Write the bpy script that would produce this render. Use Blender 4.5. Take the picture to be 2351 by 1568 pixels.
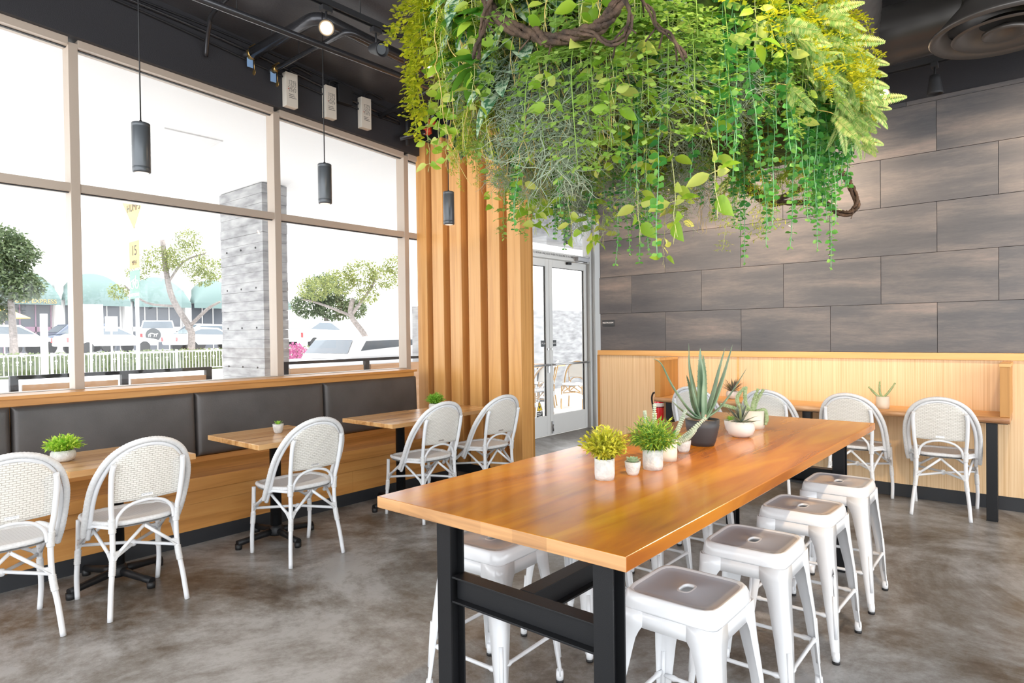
import bpy, math, random
from mathutils import Vector, Matrix
R = math.radians; PI = math.pi
random.seed(7)
for o in list(bpy.data.objects): bpy.data.objects.remove(o)
S = bpy.context.scene
COL = S.collection

# ------------------------------------------------------------ camera, world, sun, exposure
cd = bpy.data.cameras.new('camera'); cam = bpy.data.objects.new('camera', cd); COL.objects.link(cam)
cd.sensor_width = 36; cd.lens = 1471.78/2351*36; cd.clip_start = 0.05; cd.clip_end = 400
yaw, pitch, roll = R(40.22707), R(-0.69512), R(-0.7415)
F = Vector((-math.sin(yaw)*math.cos(pitch), math.cos(yaw)*math.cos(pitch), math.sin(pitch)))
R0 = Vector((math.cos(yaw), math.sin(yaw), 0)); U0 = R0.cross(F)
RR = math.cos(roll)*R0 + math.sin(roll)*U0; UU = -math.sin(roll)*R0 + math.cos(roll)*U0
M = Matrix((RR, UU, -F)).transposed().to_4x4(); M.translation = (0, 0, 1.36)
cam.matrix_world = M
S.camera = cam
S.view_settings.view_transform = 'Standard'; S.view_settings.look = 'None'
S.view_settings.exposure = 0.42; S.view_settings.gamma = 1; S.view_settings.use_curve_mapping = False

w = bpy.data.worlds.new('sky'); S.world = w; w.use_nodes = True
bg = w.node_tree.nodes['Background']; bg.inputs[0].default_value = (0.93, 0.965, 1.0, 1); bg.inputs[1].default_value = 3.2
sl = bpy.data.lights.new('sun', 'SUN'); sl.energy = 5.0; sl.angle = R(1.5); sl.color = (1, .96, .9)
so = bpy.data.objects.new('sun', sl); COL.objects.link(so); so.rotation_euler = (0, R(28), R(20))

def spot(name, loc, target, power, angle=60, color=(1, .72, .45), blend=.6, size=.04):
    l = bpy.data.lights.new(name, 'SPOT'); l.energy = power; l.spot_size = R(angle); l.spot_blend = blend
    l.color = color; l.shadow_soft_size = size
    o = bpy.data.objects.new(name, l); COL.objects.link(o); o.location = loc
    o.rotation_euler = (Vector(target)-Vector(loc)).to_track_quat('-Z', 'Y').to_euler()
    return o

# ------------------------------------------------------------ materials
MATS = {}
def nodes(name):
    m = bpy.data.materials.new(name); m.use_nodes = True; MATS[name] = m
    nt = m.node_tree; b = nt.nodes['Principled BSDF']
    return m, nt, b
def mat(name, col, rough=.5, metal=0, emit=None, estr=0, noise=0, nscale=8, bump=0, bscale=40, trans=0, sheen=0, sub=0, coat=0):
    m, nt, b = nodes(name)
    b.inputs['Base Color'].default_value = (*col, 1); b.inputs['Roughness'].default_value = rough
    b.inputs['Metallic'].default_value = metal
    if coat: b.inputs['Coat Weight'].default_value = coat; b.inputs['Coat Roughness'].default_value = .08
    if emit: b.inputs['Emission Color'].default_value = (*emit, 1); b.inputs['Emission Strength'].default_value = estr
    tc = nt.nodes.new('ShaderNodeTexCoord')
    if noise:
        n = nt.nodes.new('ShaderNodeTexNoise'); n.inputs['Scale'].default_value = nscale; n.inputs['Detail'].default_value = 5
        nt.links.new(tc.outputs['Object'], n.inputs['Vector'])
        r = nt.nodes.new('ShaderNodeValToRGB')
        r.color_ramp.elements[0].color = (*[max(0, c*(1-noise)) for c in col], 1); r.color_ramp.elements[0].position = .3
        r.color_ramp.elements[1].color = (*[min(1, c*(1+noise)) for c in col], 1); r.color_ramp.elements[1].position = .7
        nt.links.new(n.outputs['Fac'], r.inputs[0]); nt.links.new(r.outputs[0], b.inputs['Base Color'])
    if bump:
        n = nt.nodes.new('ShaderNodeTexNoise'); n.inputs['Scale'].default_value = bscale; n.inputs['Detail'].default_value = 4
        nt.links.new(tc.outputs['Object'], n.inputs['Vector'])
        bp = nt.nodes.new('ShaderNodeBump'); bp.inputs['Strength'].default_value = bump; bp.inputs['Distance'].default_value = .01
        nt.links.new(n.outputs['Fac'], bp.inputs['Height']); nt.links.new(bp.outputs[0], b.inputs['Normal'])
    return m
def ramp(nt, pts):
    r = nt.nodes.new('ShaderNodeValToRGB'); e = r.color_ramp.elements
    while len(e) < len(pts): e.new(.5)
    for k, (p, c) in enumerate(pts): e[k].position = p; e[k].color = (*c, 1)
    return r
def wood(name, pts, axis='Y', scale=(1, 1, 1), stretch=12, rough=.35, plank=None, coat=0, knots=False, bumps=.1):
    """grain runs along axis; plank=(across axis index, width) gives boards of slightly different tone"""
    m, nt, b = nodes(name); b.inputs['Roughness'].default_value = rough
    if coat: b.inputs['Coat Weight'].default_value = coat; b.inputs['Coat Roughness'].default_value = .12
    tc = nt.nodes.new('ShaderNodeTexCoord'); mp = nt.nodes.new('ShaderNodeMapping')
    s = [stretch, stretch, stretch]; s['XYZ'.index(axis)] = 1.0
    mp.inputs['Scale'].default_value = s
    nt.links.new(tc.outputs['Object'], mp.inputs['Vector'])
    n = nt.nodes.new('ShaderNodeTexNoise'); n.inputs['Scale'].default_value = scale[0]; n.inputs['Detail'].default_value = 7; n.inputs['Distortion'].default_value = .7
    nt.links.new(mp.outputs[0], n.inputs['Vector'])
    fac = n.outputs['Fac']
    if plank:
        sp = nt.nodes.new('ShaderNodeSeparateXYZ'); nt.links.new(tc.outputs['Object'], sp.inputs[0])
        d = nt.nodes.new('ShaderNodeMath'); d.operation = 'DIVIDE'; d.inputs[1].default_value = plank[1]; nt.links.new(sp.outputs[plank[0]], d.inputs[0])
        f = nt.nodes.new('ShaderNodeMath'); f.operation = 'FLOOR'; nt.links.new(d.outputs[0], f.inputs[0])
        wn = nt.nodes.new('ShaderNodeTexWhiteNoise'); wn.noise_dimensions = '1D'; nt.links.new(f.outputs[0], wn.inputs['W'])
        a = nt.nodes.new('ShaderNodeMath'); a.operation = 'MULTIPLY_ADD'; a.inputs[1].default_value = plank[2] if len(plank) > 2 else .3
        nt.links.new(wn.outputs[0], a.inputs[0]); nt.links.new(n.outputs['Fac'], a.inputs[2])
        a2 = nt.nodes.new('ShaderNodeMath'); a2.operation = 'SUBTRACT'; a2.inputs[1].default_value = (plank[2] if len(plank) > 2 else .3)/2; nt.links.new(a.outputs[0], a2.inputs[0])
        fac = a2.outputs[0]
    r = ramp(nt, pts); nt.links.new(fac, r.inputs[0]); out = r.outputs[0]
    if knots:
        mp2 = nt.nodes.new('ShaderNodeMapping'); k = [1.0, 1.0, 1.0]; k['XYZ'.index(axis)] = .45; mp2.inputs['Scale'].default_value = k
        nt.links.new(tc.outputs['Object'], mp2.inputs['Vector'])
        v = nt.nodes.new('ShaderNodeTexVoronoi'); v.inputs['Scale'].default_value = 1.7; nt.links.new(mp2.outputs[0], v.inputs['Vector'])
        kr = ramp(nt, [(0, (.9, .9, .9)), (.03, (.5, .5, .5)), (.055, (0, 0, 0))]); nt.links.new(v.outputs['Distance'], kr.inputs[0])
        mx = nt.nodes.new('ShaderNodeMix'); mx.data_type = 'RGBA'; nt.links.new(kr.outputs[0], mx.inputs['Factor'])
        nt.links.new(out, mx.inputs['A']); mx.inputs['B'].default_value = (.10, .03, .006, 1); out = mx.outputs['Result']
    nt.links.new(out, b.inputs['Base Color'])
    bp = nt.nodes.new('ShaderNodeBump'); bp.inputs['Strength'].default_value = bumps; bp.inputs['Distance'].default_value = .002
    nt.links.new(n.outputs['Fac'], bp.inputs['Height']); nt.links.new(bp.outputs[0], b.inputs['Normal'])
    return m

WHITE = mat('white_paint', (.78, .78, .79), .35)
STOOLM = mat('stool_enamel', (.80, .81, .83), .22, coat=.3)
BLACK = mat('black_steel', (.011, .0115, .013), .42, bump=.05, bscale=300)
BLACKM = mat('black_matt', (.014, .014, .016), .6)
PLINTH = mat('black_plinth', (.022, .024, .028), .5)
CEIL = mat('ceiling_paint', (.060, .058, .062), .38, noise=.3, nscale=3, bump=.15, bscale=60)
HEAD = mat('black_wall_paint', (.028, .027, .031), .55, bump=.2, bscale=150)
PIPE = mat('black_pipe', (.06, .06, .065), .25, metal=.6)
GREYPEND = mat('pendant_grey', (.10, .11, .12), .32, metal=.3)
DUCT = mat('black_duct', (.10, .092, .086), .35, metal=.4)
GALV = mat('galvanised', (.45, .45, .46), .4, metal=.8)
REDP = mat('red_coupling', (.55, .06, .02), .4)
FRAMEM = mat('window_frame', (.48, .395, .32), .45)
DOORM = mat('door_paint', (.68, .68, .66), .4)
LEATHER = mat('charcoal_leather', (.074, .067, .064), .40, noise=.25, nscale=3, bump=.12, bscale=120)
CEMENT = mat('cement_pot', (.62, .61, .59), .8, noise=.16, nscale=30, bump=.4, bscale=90)
CERAM = mat('cream_ceramic', (.72, .66, .56), .45, noise=.05, nscale=10)
STONEP = mat('pale_stone_pot', (.68, .64, .61), .6, noise=.04, nscale=12)
POTBLK = mat('black_pot', (.035, .037, .042), .5)
SOIL = mat('gravel', (.30, .19, .12), .9, noise=.5, nscale=120, bump=.8, bscale=150)
STEEL = mat('brushed_steel', (.6, .6, .6), .3, metal=1)
BLACK.node_tree.nodes['Principled BSDF'].inputs['Specular IOR Level'].default_value = .3
RUBBER = mat('black_rubber', (.01, .01, .011), .5)
REDEX = mat('extinguisher_red', (.70, .015, .02), .25, coat=.5)
BRASS = mat('brass', (.7, .45, .15), .35, metal=1)
BOXM = mat('box_cream', (.70, .64, .55), .5)
INK = mat('black_ink', (.02, .02, .02), .6)
WHITEINK = mat('white_ink', (.85, .85, .85), .5)
SIGNBLK = mat('sign_black', (.04, .045, .05), .5)
YEL = mat('warning_yellow', (.9, .62, .0), .5)
BLUETAG = mat('blue_tape', (.25, .42, .7), .6)
WARMLAMP = mat('lamp_warm', (1, .8, .55), .4, emit=(1, .72, .42), estr=30)
LAMPDIM = mat('lamp_lens', (.6, .55, .5), .3, emit=(1, .85, .7), estr=.6)
# rattan
def weave(name, ca, cb, bw, bh, strength=.6):
    m, nt, b = nodes(name); b.inputs['Roughness'].default_value = .45
    tc = nt.nodes.new('ShaderNodeUVMap')
    br = nt.nodes.new('ShaderNodeTexBrick'); br.inputs['Scale'].default_value = 1
    br.inputs['Brick Width'].default_value = bw; br.inputs['Row Height'].default_value = bh
    br.inputs['Mortar Size'].default_value = bh*.16; br.inputs['Mortar Smooth'].default_value = 1.0
    br.inputs['Color1'].default_value = (*ca, 1); br.inputs['Color2'].default_value = (*ca, 1); br.inputs['Mortar'].default_value = (*cb, 1)
    nt.links.new(tc.outputs[0], br.inputs['Vector']); nt.links.new(br.outputs['Color'], b.inputs['Base Color'])
    bp = nt.nodes.new('ShaderNodeBump'); bp.invert = True; bp.inputs['Strength'].default_value = strength; bp.inputs['Distance'].default_value = .004
    nt.links.new(br.outputs['Fac'], bp.inputs['Height']); nt.links.new(bp.outputs[0], b.inputs['Normal'])
    return m
WEAVEB = weave('woven_back', (.84, .81, .75), (.58, .54, .48), .026, .0105)
WEAVES = weave('woven_seat', (.88, .87, .86), (.58, .56, .55), .030, .008)
CHAIRW = mat('rattan_white', (.80, .81, .83), .38)
WRAP = mat('rattan_wrap', (.74, .74, .74), .45, noise=.08, nscale=90)
TAN = mat('rattan_tan', (.55, .35, .16), .45)
# woods
TABLEW = wood('table_wood', [(.30, (.36, .095, .003)), (.5, (.62, .205, .005)), (.72, (.80, .34, .012))], 'Y', (1.1,), 7, .24, plank=(0, .118, .13), coat=.3, knots=True)
TABEND = wood('table_end_grain', [(.2, (.34, .17, .07)), (.5, (.55, .29, .12)), (.8, (.68, .40, .19))], 'X', (2.5,), 16, .45, plank=(0, .118, .25))
BISTW = wood('bistro_wood', [(.25, (.46, .22, .075)), (.5, (.66, .36, .14)), (.8, (.80, .50, .23))], 'Y', (1.5,), 14, .25, plank=(0, .043, .4), coat=.3)
BENCHW = wood('bench_wood', [(.2, (.42, .175, .040)), (.5, (.60, .275, .070)), (.8, (.70, .36, .11))], 'Y', (1.2,), 14, .4, plank=(2, .09, .2))
POSTW = wood('post_wood', [(.2, (.56, .25, .065)), (.5, (.74, .38, .12)), (.8, (.82, .47, .18))], 'Z', (1.0,), 22, .35)
WAINW = wood('wainscot_wood', [(.3, (.68, .44, .22)), (.5, (.80, .56, .32)), (.7, (.86, .64, .39))], 'Z', (1.0,), 110, .45)
TRIMW = wood('trim_wood', [(.2, (.62, .31, .09)), (.5, (.76, .42, .15)), (.8, (.82, .50, .2))], 'X', (1.0,), 20, .4)
SHADEDW = wood('shaded_panel_wood', [(.2, (.38, .17, .035)), (.5, (.50, .24, .055)), (.8, (.58, .29, .08))], 'Z', (1.0,), 20, .4)  # shade on the counter's side panels put into a darker wood colour
LIVEW = wood('live_edge', [(.3, (.30, .12, .05)), (.5, (.55, .30, .14)), (.7, (.70, .46, .28))], 'X', (3,), 6, .5)
PLANKO = wood('outdoor_board', [(.2, (.62, .32, .16)), (.5, (.75, .45, .26)), (.8, (.80, .52, .32))], 'Y', (1.2,), 12, .6, knots=True)

# concrete floor
m, nt, b = nodes('polished_concrete'); FLOORM = m
tc = nt.nodes.new('ShaderNodeTexCoord')
n1 = nt.nodes.new('ShaderNodeTexNoise'); n1.inputs['Scale'].default_value = .75; n1.inputs['Detail'].default_value = 12; n1.inputs['Roughness'].default_value = .74; n1.inputs['Distortion'].default_value = .6
n2 = nt.nodes.new('ShaderNodeTexNoise'); n2.inputs['Scale'].default_value = 5; n2.inputs['Detail'].default_value = 12; n2.inputs['Roughness'].default_value = .82
for n in (n1, n2): nt.links.new(tc.outputs['Object'], n.inputs['Vector'])
mx = nt.nodes.new('ShaderNodeMath'); mx.operation = 'MULTIPLY_ADD'; mx.inputs[1].default_value = .5
nt.links.new(n2.outputs['Fac'], mx.inputs[0]); nt.links.new(n1.outputs['Fac'], mx.inputs[2])
r = ramp(nt, [(.60, (.080, .056, .038)), (.68, (.155, .130, .105)), (.76, (.26, .245, .228)), (.86, (.42, .415, .41))])
nt.links.new(mx.outputs[0], r.inputs[0]); nt.links.new(r.outputs[0], b.inputs['Base Color'])
rr = nt.nodes.new('ShaderNodeMapRange'); rr.inputs[3].default_value = .22; rr.inputs[4].default_value = .5
nt.links.new(n2.outputs['Fac'], rr.inputs[0]); nt.links.new(rr.outputs[0], b.inputs['Roughness'])
bp = nt.nodes.new('ShaderNodeBump'); bp.inputs['Strength'].default_value = .08; nt.links.new(n2.outputs['Fac'], bp.inputs['Height']); nt.links.new(bp.outputs[0], b.inputs['Normal'])

# wall tile: dark plate with pale weathered bands
m, nt, b = nodes('dark_wall_tile'); TILEM = m
tc = nt.nodes.new('ShaderNodeTexCoord'); oi = nt.nodes.new('ShaderNodeNewGeometry')
mp = nt.nodes.new('ShaderNodeMapping'); mp.inputs['Scale'].default_value = (.55, 1, 3.6)
nt.links.new(tc.outputs['Object'], mp.inputs['Vector'])
rv = nt.nodes.new('ShaderNodeVectorMath'); rv.operation = 'SCALE'; rv.inputs['Scale'].default_value = 9
cx = nt.nodes.new('ShaderNodeCombineXYZ'); nt.links.new(oi.outputs['Random Per Island'], cx.inputs[0]); nt.links.new(oi.outputs['Random Per Island'], cx.inputs[2])
nt.links.new(cx.outputs[0], rv.inputs[0])
ad = nt.nodes.new('ShaderNodeVectorMath'); ad.operation = 'ADD'; nt.links.new(mp.outputs[0], ad.inputs[0]); nt.links.new(rv.outputs[0], ad.inputs[1])
n1 = nt.nodes.new('ShaderNodeTexNoise'); n1.inputs['Scale'].default_value = 1.5; n1.inputs['Detail'].default_value = 4; n1.inputs['Roughness'].default_value = .5
nt.links.new(ad.outputs[0], n1.inputs['Vector'])
n2 = nt.nodes.new('ShaderNodeTexNoise'); n2.inputs['Scale'].default_value = 22; n2.inputs['Detail'].default_value = 8; n2.inputs['Roughness'].default_value = .75
nt.links.new(ad.outputs[0], n2.inputs['Vector'])
mm = nt.nodes.new('ShaderNodeMath'); mm.operation = 'MULTIPLY_ADD'; mm.inputs[1].default_value = .32; nt.links.new(n2.outputs['Fac'], mm.inputs[0]); nt.links.new(n1.outputs['Fac'], mm.inputs[2])
r = ramp(nt, [(.45, (.068, .070, .078)), (.62, (.095, .094, .10)), (.75, (.15, .137, .132)), (.88, (.24, .20, .18))])
nt.links.new(mm.outputs[0], r.inputs[0]); nt.links.new(r.outputs[0], b.inputs['Base Color']); b.inputs['Roughness'].default_value = .42

# board-marked concrete outdoors
m, nt, b = nodes('board_concrete'); CONC = m
tc = nt.nodes.new('ShaderNodeTexCoord'); mp = nt.nodes.new('ShaderNodeMapping'); mp.inputs['Scale'].default_value = (2.5, 2.5, 9)
nt.links.new(tc.outputs['Object'], mp.inputs['Vector'])
n1 = nt.nodes.new('ShaderNodeTexNoise'); n1.inputs['Scale'].default_value = 1.3; n1.inputs['Detail'].default_value = 9; nt.links.new(mp.outputs[0], n1.inputs['Vector'])
r = ramp(nt, [(.3, (.22, .22, .225)), (.5, (.34, .34, .345)), (.7, (.44, .44, .44))]); nt.links.new(n1.outputs['Fac'], r.inputs[0]); nt.links.new(r.outputs[0], b.inputs['Base Color'])
b.inputs['Roughness'].default_value = .85

# glass that lets daylight through
def glass(name, tint=(1, 1, 1), fac=.06):
    m = bpy.data.materials.new(name); m.use_nodes = True; nt = m.node_tree; nt.nodes.clear()
    o = nt.nodes.new('ShaderNodeOutputMaterial'); t = nt.nodes.new('ShaderNodeBsdfTransparent'); g = nt.nodes.new('ShaderNodeBsdfGlossy')
    t.inputs[0].default_value = (*tint, 1); g.inputs['Roughness'].default_value = .02
    mi = nt.nodes.new('ShaderNodeMixShader'); lw = nt.nodes.new('ShaderNodeLayerWeight'); lw.inputs[0].default_value = .5; pw = nt.nodes.new('ShaderNodeMath'); pw.operation = 'POWER'; pw.inputs[1].default_value = 4
    nt.links.new(lw.outputs['Facing'], pw.inputs[0]); fr = nt.nodes.new('ShaderNodeMath'); fr.operation = 'MULTIPLY_ADD'; fr.inputs[1].default_value = .5; fr.inputs[2].default_value = .02; nt.links.new(pw.outputs[0], fr.inputs[0])
    nt.links.new(fr.outputs[0], mi.inputs[0]); nt.links.new(t.outputs[0], mi.inputs[1]); nt.links.new(g.outputs[0], mi.inputs[2]); nt.links.new(mi.outputs[0], o.inputs[0])
    return m
GLASS = glass('window_glass')
CARGLASS = mat('car_glass', (.10, .12, .14), .15)

def leafmat(name, c1, c2, rough=.45, trans=.45, scale=14, c3=None):
    m, nt, b = nodes(name); b.inputs['Roughness'].default_value = rough
    g = nt.nodes.new('ShaderNodeNewGeometry')
    pts = [(0, c1), (1, c2)] if c3 is None else [(0, c1), (.5, c2), (1, c3)]
    r = ramp(nt, pts); nt.links.new(g.outputs['Random Per Island'], r.inputs[0]); nt.links.new(r.outputs[0], b.inputs['Base Color'])
    tr = nt.nodes.new('ShaderNodeBsdfTranslucent'); nt.links.new(r.outputs[0], tr.inputs[0])
    mi = nt.nodes.new('ShaderNodeMixShader'); mi.inputs[0].default_value = trans
    out = nt.nodes['Material Output']; nt.links.new(b.outputs[0], mi.inputs[1]); nt.links.new(tr.outputs[0], mi.inputs[2]); nt.links.new(mi.outputs[0], out.inputs[0])
    return m
L_POTHOS = leafmat('leaf_pothos', (.20, .40, .03), (.42, .60, .05), c3=(.62, .66, .16))
L_EUC = leafmat('leaf_eucalyptus', (.05, .25, .06), (.12, .42, .07), c3=(.32, .58, .14))
L_GREY = leafmat('leaf_grey', (.34, .44, .32), (.50, .60, .44), c3=(.68, .72, .56))
L_ASP = leafmat('leaf_asparagus', (.26, .46, .03), (.48, .62, .04), c3=(.72, .74, .08))
L_YEL = leafmat('leaf_yellow', (.26, .34, .015), (.50, .54, .02), c3=(.80, .78, .05))
L_FERN = leafmat('leaf_fern', (.18, .38, .09), (.36, .52, .16), c3=(.55, .60, .24))
L_BOST = leafmat('leaf_boston', (.10, .20, .03), (.20, .32, .06))
L_SEED = leafmat('leaf_seed', (.30, .40, .06), (.50, .50, .08))
L_OLIVE = leafmat('leaf_olive', (.16, .26, .08), (.30, .36, .12), rough=.25)
L_BUSHY = leafmat('leaf_bush_yellow', (.30, .34, .05), (.62, .64, .05), c3=(.85, .82, .12))
L_BUSHG = leafmat('leaf_bush_green', (.05, .24, .07), (.25, .48, .06), c3=(.66, .74, .10))
L_LIME = leafmat('leaf_lime', (.20, .50, .05), (.42, .72, .10))
L_DKGRN = leafmat('leaf_dark', (.01, .12, .03), (.03, .22, .05), rough=.3)
L_MINT = leafmat('leaf_mint', (.38, .55, .36), (.58, .72, .50))
L_SPIKE = leafmat('leaf_spike', (.16, .20, .19), (.26, .32, .27), c3=(.40, .46, .22))
L_BURRO = leafmat('leaf_burro', (.60, .70, .55), (.78, .84, .72))
L_BURRO2 = leafmat('leaf_burro_green', (.50, .66, .30), (.74, .82, .55))
STEMW = mat('stem_pale', (.55, .55, .22), .5); STEMT = mat('stem_teal', (.16, .36, .16), .5); ROOT = mat('root_ochre', (.58, .42, .12), .5, noise=.3, nscale=8)
BARK = mat('bark', (.075, .045, .028), .85, noise=.7, nscale=25, bump=1, bscale=60)
MOSS = mat('moss', (.045, .075, .006), .95, noise=.8, nscale=22, bump=1, bscale=60)
# variegated aroid leaf
m, nt, b = nodes('leaf_variegated'); L_VAR = m; b.inputs['Roughness'].default_value = .35
tc = nt.nodes.new('ShaderNodeTexCoord'); n1 = nt.nodes.new('ShaderNodeTexNoise'); n1.inputs['Scale'].default_value = 45; n1.inputs['Detail'].default_value = 4; n1.inputs['Distortion'].default_value = 1.2
nt.links.new(tc.outputs['Object'], n1.inputs['Vector']); r = ramp(nt, [(.44, (.05, .14, .07)), (.5, (.30, .42, .28)), (.62, (.52, .60, .42))]); nt.links.new(n1.outputs['Fac'], r.inputs[0]); nt.links.new(r.outputs[0], b.inputs['Base Color'])
# aloe
m, nt, b = nodes('aloe_skin'); ALOE = m; b.inputs['Roughness'].default_value = .42
tc = nt.nodes.new('ShaderNodeTexCoord'); n1 = nt.nodes.new('ShaderNodeTexNoise'); n1.inputs['Scale'].default_value = 9; nt.links.new(tc.outputs['Object'], n1.inputs['Vector'])
r = ramp(nt, [(.35, (.11, .19, .11)), (.55, (.19, .29, .18)), (.7, (.29, .38, .26))]); nt.links.new(n1.outputs['Fac'], r.inputs[0]); nt.links.new(r.outputs[0], b.inputs['Base Color'])

# ------------------------------------------------------------ mesh builder
class MB:
    def __init__(s): s.v = []; s.f = []; s.mi = []; s.sm = []; s.uv = {}
    def face(s, idx, mi=0, sm=False): s.f.append(tuple(idx)); s.mi.append(mi); s.sm.append(sm)
    def box(s, x0, x1, y0, y1, z0, z1, mi=0):
        b = len(s.v)
        s.v += [(x0, y0, z0), (x1, y0, z0), (x1, y1, z0), (x0, y1, z0), (x0, y0, z1), (x1, y0, z1), (x1, y1, z1), (x0, y1, z1)]
        for q in ((0, 3, 2, 1), (4, 5, 6, 7), (0, 1, 5, 4), (1, 2, 6, 5), (2, 3, 7, 6), (3, 0, 4, 7)): s.face([b+i for i in q], mi)
        return s
    def quad(s, a, b_, c, d, mi=0, sm=False):
        b = len(s.v); s.v += [tuple(a), tuple(b_), tuple(c), tuple(d)]; s.face((b, b+1, b+2, b+3), mi, sm); return s
    def prism(s, poly, axis, a0, a1, mi=0):
        """poly: list of 2D points; axis the extrusion axis; coordinates of the other two in cyclic xyz order"""
        b = len(s.v); n = len(poly)
        def P(p, a):
            if axis == 0: return (a, p[0], p[1])
            if axis == 1: return (p[0], a, p[1])
            return (p[0], p[1], a)
        for a in (a0, a1):
            for p in poly: s.v.append(P(p, a))
        s.face([b+i for i in range(n)][::-1], mi); s.face([b+n+i for i in range(n)], mi)
        for i in range(n): j = (i+1) % n; s.face((b+i, b+j, b+n+j, b+n+i), mi)
        return s
    def tube(s, pts, rad, n=8, mi=0, cap=True, sm=True):
        pts = [Vector(p) for p in pts]; m = len(pts)
        rad = list(rad) if isinstance(rad, (list, tuple)) else [rad]*m
        b = len(s.v); t0 = (pts[1]-pts[0]).normalized()
        up = Vector((0, 0, 1)) if abs(t0.z) < .9 else Vector((1, 0, 0)); nn = t0.cross(up).normalized()
        for i in range(m):
            t = (pts[min(i+1, m-1)]-pts[max(i-1, 0)])
            t = t.normalized() if t.length > 1e-9 else t0
            nn = (nn - t*nn.dot(t)); nn = nn.normalized() if nn.length > 1e-6 else t.orthogonal().normalized()
            bb = t.cross(nn)
            for k in range(n):
                a = 2*PI*k/n; s.v.append(tuple(pts[i]+(nn*math.cos(a)+bb*math.sin(a))*rad[i]))
        for i in range(m-1):
            for k in range(n):
                k2 = (k+1) % n; s.face((b+i*n+k, b+i*n+k2, b+(i+1)*n+k2, b+(i+1)*n+k), mi, sm)
        if cap: s.face([b+k for k in range(n)][::-1], mi); s.face([b+(m-1)*n+k for k in range(n)], mi)
        return s
    def lathe(s, prof, c=(0, 0, 0), n=28, mi=0, sm=True, cap=True):
        b = len(s.v); m = len(prof)
        for r_, z in prof:
            for k in range(n):
                a = 2*PI*k/n; s.v.append((c[0]+r_*math.cos(a), c[1]+r_*math.sin(a), c[2]+z))
        for i in range(m-1):
            for k in range(n): k2 = (k+1) % n; s.face((b+i*n+k, b+i*n+k2, b+(i+1)*n+k2, b+(i+1)*n+k), mi, sm)
        if cap: s.face([b+k for k in range(n)][::-1], mi); s.face([b+(m-1)*n+k for k in range(n)], mi)
        return s
    def blob(s, c, r, n=8, mi=0, sc=(1, 1, 1)):
        b = len(s.v); m = n//2+1
        for i in range(1, m):
            th = PI*i/m
            for k in range(n): a = 2*PI*k/n; s.v.append((c[0]+r*sc[0]*math.sin(th)*math.cos(a), c[1]+r*sc[1]*math.sin(th)*math.sin(a), c[2]+r*sc[2]*math.cos(th)))
        t = len(s.v); s.v += [(c[0], c[1], c[2]+r*sc[2]), (c[0], c[1], c[2]-r*sc[2])]
        for i in range(m-2):
            for k in range(n): k2 = (k+1) % n; s.face((b+i*n+k2, b+i*n+k, b+(i+1)*n+k, b+(i+1)*n+k2), mi, True)
        for k in range(n): k2 = (k+1) % n; s.face((t, b+k, b+k2), mi, True); s.face((t+1, b+(m-2)*n+k2, b+(m-2)*n+k), mi, True)
        return s
    def leaf(s, o, d, nrm, L, W, droop=0, segs=4, mi=0, fold=.12, shape='ov'):
        o = Vector(o); d = Vector(d).normalized(); nrm = Vector(nrm); nrm = nrm-d*nrm.dot(d)
        nrm = nrm.normalized() if nrm.length > 1e-5 else d.orthogonal().normalized()
        side = d.cross(nrm); b = len(s.v)
        if segs == 1:
            m1 = o+d*(L*.45)-nrm*(droop*L*.2)
            s.v += [tuple(o), tuple(m1+side*(W/2)), tuple(o+d*L-nrm*(droop*L)), tuple(m1-side*(W/2))]
            s.face((b, b+1, b+2, b+3), mi, False); return s
        prof = {'ov': lambda t: math.sin(PI*t**.8)**.8 if 0 < t < 1 else 0, 'lance': lambda t: math.sin(PI*t)**.9*(1-.3*t) if 0 < t < 1 else 0,
                'round': lambda t: math.sqrt(max(0, 1-(2*t-1)**2)), 'heart': lambda t: (math.sin(PI*t**.6))**.85 if 0 < t < 1 else 0}[shape]
        for i in range(segs+1):
            t = i/segs; c = o+d*(L*t)-nrm*(droop*L*t*t); w_ = W/2*max(prof(t), .04)
            s.v += [tuple(c-side*w_+nrm*(fold*w_)), tuple(c), tuple(c+side*w_+nrm*(fold*w_))]
        for i in range(segs):
            k = b+3*i; s.face((k, k+1, k+4, k+3), mi, True); s.face((k+1, k+2, k+5, k+4), mi, True)
        return s
    def xf(s, M_, start=0):
        for i in range(start, len(s.v)): s.v[i] = tuple(M_ @ Vector(s.v[i]))
        return s
    def mesh(s, name, mats):
        me = bpy.data.meshes.new(name); me.from_pydata(s.v, [], s.f)
        for m_ in (mats if isinstance(mats, (list, tuple)) else [mats]): me.materials.append(m_)
        me.polygons.foreach_set('material_index', s.mi); me.polygons.foreach_set('use_smooth', s.sm)
        me.update(); return me
    def build(s, name, mats, parent=None, bevel=0, label=None):
        o = bpy.data.objects.new(name, s.mesh(name, mats)); COL.objects.link(o)
        if parent: o.parent = parent
        if bevel:
            md = o.modifiers.new('bevel', 'BEVEL'); md.width = bevel; md.segments = 2; md.limit_method = 'ANGLE'; md.angle_limit = R(40)
        if label: o['label'] = label
        return o
def uvmap(o, fn):
    me = o.data; uv = me.uv_layers.new(name='UVMap')
    for l in me.loops: uv.data[l.index].uv = fn(me.vertices[l.vertex_index].co)
def tag(o, label, cat, group=None):
    o['label'] = label; o['category'] = cat
    if group: o['group'] = group
    return o
def stuff(o, label, cat): tag(o, label, cat); o['kind'] = 'stuff'; return o
def thing(name, label, cat, loc=(0, 0, 0), rz=0, group=None):
    o = bpy.data.objects.new(name, None); COL.objects.link(o); o.location = loc; o.rotation_euler = (0, 0, rz); o.empty_display_size = .05
    return tag(o, label, cat, group)
def struct(o): o['kind'] = 'structure'; return o
def kids(o): return [c for c in bpy.data.objects if c.parent == o]
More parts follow.
